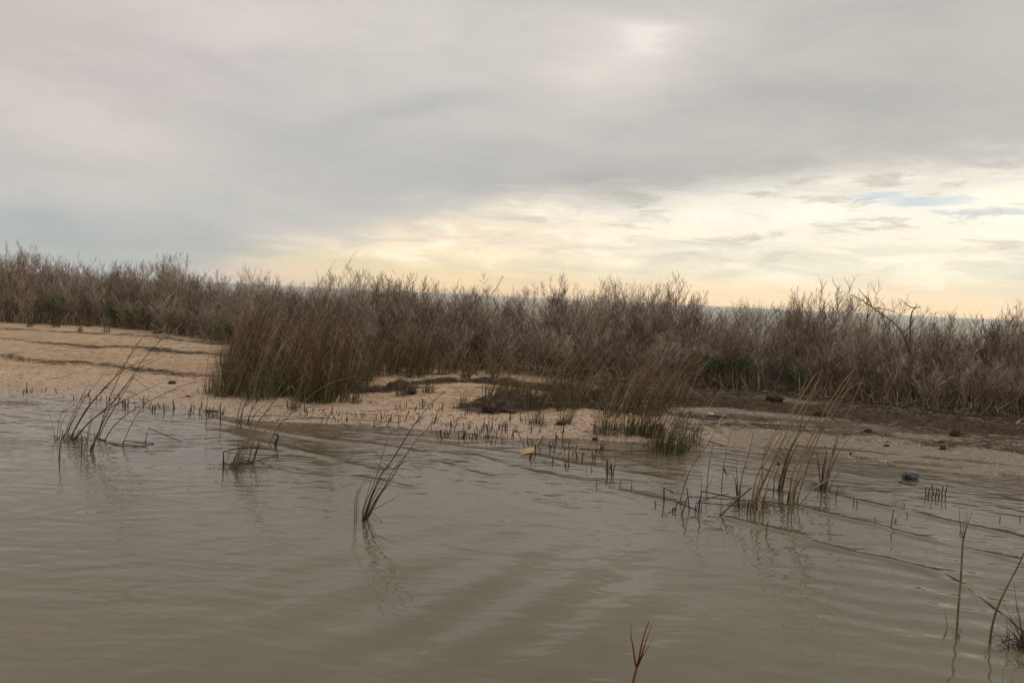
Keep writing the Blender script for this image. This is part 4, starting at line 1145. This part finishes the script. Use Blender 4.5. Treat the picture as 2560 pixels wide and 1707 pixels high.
# ------------------------------------------------------------------ lumps, rock, wood
def lump(name, px, py, sx, sy, sz, mat, label, cat, seed, rough=.35, hair=0, tone=.4, sub=3, facet=False):
    x, y, z = G(px, py)
    import bmesh
    bm = bmesh.new(); bmesh.ops.create_icosphere(bm, subdivisions=sub, radius=1)
    for v in bm.verts:
        n = mnoise.fractal(v.co * 1.7 + Vector((seed, 0, 0)), 1.0, 2.0, 4); n2 = mnoise.noise(v.co * 5 + Vector((0, seed, 0)))
        if facet: n = mnoise.cell(v.co * 2.3 + Vector((seed, 0, 0))) * .5 + n * .5
        v.co *= 1 + rough * n + rough * .35 * n2
        v.co = Vector((v.co.x * sx, v.co.y * sy, v.co.z * sz + sz * .55))
    me = bpy.data.meshes.new(name); bm.to_mesh(me); bm.free(); me.materials.append(mat)
    at = me.attributes.new('tone', 'FLOAT', 'POINT'); at.data.foreach_set('value', np.array([tone + mnoise.noise(v.co * 60) * .4 for v in me.vertices], dtype=np.float32))
    o = bpy.data.objects.new(name, me); COL.objects.link(o); o.location = (x, y, z); tag(o, label, cat)
    if hair:
        rr = random.Random(seed); h = MB()
        for i in range(hair):
            v = me.vertices[rr.randrange(len(me.vertices))]; p = v.co.copy(); d = Vector((rr.gauss(0, 1), rr.gauss(0, 1), rr.gauss(.4, .6))).normalized() * max(sx, sz) * rr.uniform(.3, .9)
            if p.z < 0: p.z = 0
            h.tube([p, p + d * .5, p + d + Vector((rr.gauss(0, .01), 0, -.012))], .0012, 3, rr.uniform(0, 1), cap=False)
        h.build('fibres', mat, o)
    return o


rk, t, p = material('dark_rock')
tcx = t.node('ShaderNodeTexCoord').outputs['Object']
t.set(p.inputs['Base Color'], t.ramp(t.noise(tcx, 22, 6, .7), [(.3, C(.012, .014, .017)), (.52, C(.035, .040, .046)), (.68, C(.09, .095, .10)), (.8, C(.20, .17, .13))]))
p.inputs['Roughness'].default_value = .6
bp = t.node('ShaderNodeBump'); bp.inputs['Strength'].default_value = 1; bp.inputs['Distance'].default_value = .01; t.set(bp.inputs['Height'], t.noise(tcx, 60, 5, .7)); t.set(p.inputs['Normal'], bp.outputs[0])
rock = lump('rock', 2275, 1196, .078, .055, .036, rk, 'lumpy blue black rock lying alone on the grey flat at the right', 'rock', 3.3, .38, sub=4, facet=True)
LM = [(430, 960, .055, .035, .028, M_rust, 'dark reddish brown seaweed lump alone on the left sand', 50), (470, 992, .03, .02, .012, M_rust, 'small tan seaweed scrap right of and below the dark lump', 20),
      (2388, 1090, .07, .05, .05, M_rust, 'large red brown seaweed tuft in the debris at the right', 160), (2357, 1124, .035, .03, .025, M_rust, 'small red brown tuft below the large one', 60),
      (2355, 1108, .04, .03, .02, M_rust, 'orange brown tuft between the large and the small red brown tufts', 50), (2216, 1116, .035, .02, .014, M_rust, 'flat orange brown scrap on the grey mud left of the red tufts', 20),
      (2126, 1136, .015, .012, .012, M_rust, 'tiny yellow brown scrap between reed tuft and dark rock', 10), (1402, 1062, .06, .04, .03, M_wrack, 'hairy dark seaweed ball by the upright green tuft', 80),
      (1290, 1080, .02, .015, .012, M_wrack, 'tiny black pellet among the stubs', 0), (1487, 1100, .03, .02, .02, M_rust, 'small pointed brown lump on the shell edge', 20),
      (1640, 1095, .09, .05, .10, M_wrack, 'upright dark tangled root lump between the tan grass clumps', 200), (2170, 1082, .05, .03, .03, M_wrack, 'dark root lump with a stick, at the left end of the debris', 60),
      (1560, 1006, .10, .06, .06, M_wrack, 'rounded dark seaweed mound above the tan leaning clumps', 120), (1025, 985, .09, .06, .05, M_wrack, 'black seaweed lump at the end of the heap by the sand gap', 140),
      (1222, 1032, .09, .06, .07, M_wrack, 'left end lump of the large seaweed mat, overhanging the sand', 180), (530, 1030, .09, .03, .010, M_wrack, 'low dark mat of stub feet beside the sand point', 60),
      (2050, 1040, .09, .05, .04, M_wrack, 'small dark seaweed heap behind the tallest reeds', 90), (1935, 1006, .14, .06, .07, M_wrack, 'dark seaweed heap at the thicket foot behind the tallest reeds', 120)]
for i, (px, py, sx, sy, sz, mt, lab, hr) in enumerate(LM): lump('seaweed_lump', px, py, sx, sy, sz, mt, lab, 'seaweed lump', 9.1 * (i + 1), .4, hr, .35)
# pale plastic like lumps caught in the thicket
pale, t, p = material('bleached_wood'); t.set(p.inputs['Base Color'], t.ramp(t.noise(t.node('ShaderNodeTexCoord').outputs['Object'], 18, 4, .6), [(.35, C(.22, .18, .14)), (.6, C(.55, .50, .43))])); p.inputs['Roughness'].default_value = .8
lump('bleached_scrap', 425, 812, .10, .05, .09, pale, 'whitish bleached scrap caught in the left thicket', 'scrap', 5.0, .5)
# the sawn plank piece tipped into the shallows
x, y, z = G(1318, 1136)
yel, t, p = material('yellow_wood'); t.set(p.inputs['Base Color'], t.ramp(t.noise(t.map(t.node('ShaderNodeTexCoord').outputs['Object'], (4, 60, 4)), 3, 4, .6), [(.3, C(.26, .165, .08)), (.6, C(.48, .34, .18)), (.8, C(.62, .48, .29))])); p.inputs['Roughness'].default_value = .7
vv = []; ff = []
nx_, ny_ = 9, 7
for k, zz in enumerate((0.0, .006)):
    for j in range(ny_):
        for i in range(nx_):
            u, w = i / (nx_ - 1), j / (ny_ - 1)
            vv.append((-.065 + .13 * u + .018 * (w - .5) * 2, -.035 + .07 * w, zz + .012 * math.sin(u * math.pi) + .003 * math.cos(w * 26) * k))
N = nx_ * ny_
for j in range(ny_ - 1):
    for i in range(nx_ - 1):
        a = j * nx_ + i; ff.append((a, a + nx_, a + nx_ + 1, a + 1)); ff.append((N + a, N + a + 1, N + a + nx_ + 1, N + a + nx_))
for i in range(nx_ - 1): ff.append((i, i + 1, N + i + 1, N + i)); a = (ny_ - 1) * nx_ + i; ff.append((a + 1, a, N + a, N + a + 1))
for j in range(ny_ - 1): a = j * nx_; ff.append((a + nx_, a, N + a, N + a + nx_)); a = j * nx_ + nx_ - 1; ff.append((a, a + nx_, N + a + nx_, N + a))
me = bpy.data.meshes.new('wood_piece'); me.from_pydata(vv, [], ff); me.materials.append(yel)
wp = bpy.data.objects.new('wood_piece', me); COL.objects.link(wp); wp.location = (x, y, z + .028); wp.rotation_euler = (R(38), R(-12), R(8))
tag(wp, 'ribbed pale yellow piece of wood tipped into the water among the stubs', 'wood piece')


def stick(px_pts, r, tone, label, name='stick', cat='stick', mat=None, lift=0.0, branches=()):
    P = [Vector(G(*q)) + Vector((0, 0, r + lift)) for q in px_pts]; o = P[0].copy(); mb = MB()
    Q = smooth_line([q - o for q in P]); n = len(Q)
    mb.tube(Q, [r * (1 - .5 * i / (n - 1)) for i in range(n)], 6, tone)
    ob = mb.build(name, mat or M_drift); ob.location = o; tag(ob, label, cat); return ob


for pts, r, tn, lab in [([(690, 1052), (780, 1046), (900, 1050), (1000, 1058)], .005, .3, 'long dark stick lying along the wet shell edge left of the dense stubs'),
                        ([(610, 1042), (700, 1040), (830, 1046)], .004, .2, 'thin dark stick above the long one on the shell bank'),
                        ([(920, 1030), (1000, 1024), (1080, 1020)], .004, .3, 'thin stick lying among the stubs of the middle bank'),
                        ([(1450, 1124), (1540, 1128), (1620, 1130)], .005, .1, 'black stick floating at the water edge before the orange footed tuft'),
                        ([(260, 1128 - 190), (340, 930), (420, 925)], .003, .2, 'thin stick on the pale sand behind the tall pond reeds'),
                        ([(1880, 1062), (1990, 1066), (2080, 1072)], .008, .1, 'dark stick on the mud behind the tallest reeds'),
                        ([(1770, 1104), (1790, 1110), (1815, 1116)], .006, .1, 'short black stick on the grey mud left of the tallest reeds'),
                        ([(2370, 1120), (2400, 1118), (2440, 1112)], .005, .6, 'pale stick right of the small red brown tuft'),
                        ([(2218, 1163), (2240, 1167)], .004, .1, 'tiny dark twig left of the dark rock'),
                        ([(2247, 1206), (2290, 1216)], .006, .1, 'small dark sliver in the shallows under the rock'),
                        ([(2420, 1046), (2490, 1060), (2560, 1074)], .010, .8, 'pale bleached stick lying before the right thicket'),
                        ([(2540, 1062), (2560, 1046), (2590, 1034)], .012, .9, 'pale stick tilted at the far right edge'),
                        ([(1960, 1030), (2010, 1032)], .012, .95, 'short pale driftwood splinter behind the tallest reeds')]:
    stick(pts, r, tn, lab)
# bleached branch with a forked twig, and a driftwood log
db = empty('driftwood_log', G(1790, 1048)); tag(db, 'weathered driftwood log with a pale rounded end on the sand', 'driftwood')
mb = MB(); mb.tube([(-.10, 0, .05), (-.02, 0, .055), (.10, .0, .05), (.17, .02, .04)], [.022, .026, .024, .015], 8, .45); mb.build('trunk', M_drift, db, True)
mb = MB(); mb.tube([(-.13, 0, .065), (-.10, 0, .07), (-.04, 0, .065)], [.012, .024, .02], 8, 1.0); mb.build('pale_end', pale, db, True)
mb = MB(); mb.tube([(-.12, 0, .05), (-.18, -.02, .02), (-.22, -.02, -.01)], [.012, .010, .007], 6, .6); mb.build('branch', M_drift, db)
mb = MB(); mb.tube([(.03, 0, .04), (.03, 0, -.03)], .006, 5, .2); mb.build('branch', M_drift, db)
tw = reed_clump('bleached_twig', 'forked bleached twig leaning on the sand right of the log', (1560, 960), 7.84, [
    ([(1830, 900), (1810, 870), (1870, 790), (1880, 700), (1960, 610), (1985, 560)], .006, .95, 1), ([(1885, 740), (1960, 680), (2010, 700)], .004, .95, 1)], cat='twig', mat=M_drift)

# big dead branches reaching over the right thicket
d14 = 13.3


def at_depth(pts, dep): return [Vector(((ray(*q)[0] / ray(*q)[1]) * dep, dep, CAM_H + ray(*q)[2] / ray(*q)[1] * dep)) for q in pts]


Z4 = ((1700, 660), 2.735)
gx = at_depth(zl(*Z4, [(1575, 410)]), d14)[0]
dt = empty('dead_tree', (gx.x, d14, gz(gx.x, d14))); tag(dt, 'dead forked grey branches sticking out above the right thicket', 'dead tree')
o = Vector(dt.location)
brs = [([(1590, 900), (1578, 600), (1575, 410), (1582, 350), (1592, 318), (1612, 300), (1644, 291)], .026, 'trunk'), ([(1612, 300), (1590, 298), (1560, 285), (1530, 258), (1510, 240)], .016, 'branch'),
       ([(1605, 300), (1615, 285), (1620, 268)], .012, 'branch'), ([(1578, 405), (1600, 380), (1625, 365)], .012, 'branch'),
       ([(1578, 620), (1500, 440), (1350, 322), (1290, 278), (1230, 240), (1168, 208)], .020, 'branch'), ([(1312, 292), (1290, 245), (1250, 205), (1220, 168)], .014, 'branch'),
       ([(1330, 298), (1420, 312), (1480, 335), (1520, 360)], .013, 'branch'), ([(1520, 470), (1560, 440), (1576, 400)], .014, 'branch')]
for pts, r, nm in brs:
    P = smooth_line(at_depth(zl(*Z4, pts), d14 + (0 if nm == 'trunk' else .02))); P = [q - o for q in P]; n = len(P); mb = MB()
    mb.tube(P, [r * .62 * (1 - .6 * i / (n - 1)) for i in range(n)], 7, .38); mb.build(nm, M_drift, dt, True)
# pale leaning dead branches in front of the left thicket
for off, sc, pts, lab in [((0, 560), 3.564, [(440, 870), (330, 770), (270, 720), (220, 700)], 'bare pale branch fallen before the far left thicket'),
                          ((0, 560), 3.564, [(1500, 985), (1380, 910), (1340, 890), (1430, 820)], 'bent pale branch at the sand edge of the left thicket'),
                          ((0, 560), 3.564, [(1000, 985), (1200, 965), (1400, 950), (1470, 930), (1465, 900)], 'long pale branch lying on the sand with an upturned tip'),
                          ((1100, 600), 3.564, [(540, 1080), (500, 1040), (440, 1000), (370, 990)], 'pale bowed branch before the middle thicket'),
                          ((1100, 600), 3.564, [(1200, 1100), (1300, 1080), (1420, 1070)], 'pale level branch low in the middle thicket')]:
    reed_clump('fallen_branch', lab, off, sc, [(pts, .013, .75, 0)], cat='branch', mat=M_drift)

# ------------------------------------------------------------------ green shrubs inside the thicket
def make_green(seed, r, h, n):
    rg = random.Random(seed); root = empty('green_shrub', (0, 0, 0)); l = MB(); st = MB(); cc = []
    for i in range(9):
        a = rg.uniform(0, 6.28); e = Vector((math.cos(a) * r * rg.uniform(.2, .8), math.sin(a) * r * rg.uniform(.2, .8), h * rg.uniform(.45, .95))); cc.append(e)
        st.tube([(0, 0, -.05), e * .5 + Vector((rg.gauss(0, .03), 0, .03)), e], [.008, .006, .003], 4, .4)
    for i in range(n):
        c = rg.choice(cc); p = c + Vector((rg.gauss(0, r * .2), rg.gauss(0, r * .2), rg.gauss(0, h * .14)))
        if p.z < .02: continue
        d = Vector((rg.gauss(0, 1), rg.gauss(0, 1), rg.gauss(.5, .8))).normalized(); L = rg.uniform(.02, .045)
        l.blade([p, p + d * L * .5, p + d * L + Vector((0, 0, -.006))], .014, rg.uniform(.1, 1))
    st.build('stems', M_stem, root); l.build('foliage', M_bush, root); return root


GS = [make_green(500, .38, .55, 1500), make_green(501, .30, .42, 1100)]
for px, py, dy, k, s, lab in [(90, 815, 1.0, 0, 1.3, 'dark green low shrub at the far left of the thicket'), (225, 825, .5, 0, 1.15, 'dark green low shrub, left half of the pair in the left thicket'),
                              (295, 830, .5, 1, 1.3, 'brighter green low shrub, right half of the pair in the left thicket'), (440, 838, .7, 1, 1.2, 'small green shrub above the whitish scrap'),
                              (540, 862, .8, 1, 1.0, 'small green patch at the left end of the tall grass'), (1745, 968, .55, 0, 1.0, 'bright green low shrub in the middle of the right thicket, left part'),
                              (1800, 972, .55, 1, 1.2, 'bright green low shrub beside the first, under bare twigs'), (1850, 975, .8, 1, 1.3, 'small green shrub, rightmost of the green patch'),
                              (2010, 990, .8, 1, .9, 'faint green shrub deep in the right thicket'), (1385, 950, .6, 1, .9, 'small green sprig in the thicket behind the seaweed mat')]:
    x, y, z = G(px, py); y = float(ybush(x)) + .02 + dy * .15
    place(GS[k], x, y, rg.uniform(0, 6), s, lab, None, cat='green shrub')
    if False: pass
# rust brown dense bush at the left edge
x, y, z = G(-30, 800); y += 1.5
rb = empty('rusty_shrub', (x, y, gz(x, y))); tag(rb, 'dense rust brown rounded bush cut by the left edge', 'shrub')
mb = MB(); l = MB(); rr = random.Random(9)
for i in range(7): mb.tube([(rr.gauss(0, .05), 0, -.05), (rr.gauss(0, .2), rr.gauss(0, .1), .9), (rr.gauss(0, .2), rr.gauss(0, .2), 1.3)], [.03, .02, .01], 5, .3)
for i in range(4200):
    d = Vector((rr.gauss(0, 1), rr.gauss(0, 1), rr.gauss(0, 1))).normalized() * (rr.random() ** .4); p = Vector((d.x * .5, d.y * .42, .85 + d.z * .5))
    e = Vector((rr.gauss(0, 1), rr.gauss(0, 1), rr.gauss(0, 1))).normalized() * .06; l.blade([p, p + e * .5, p + e], .02, rr.uniform(0, .7))
mb.build('trunk', M_stem, rb); l.build('foliage', M_rust, rb)

print('objects', len(SC.objects), 'polys', sum(len(m.polygons) for m in bpy.data.meshes))
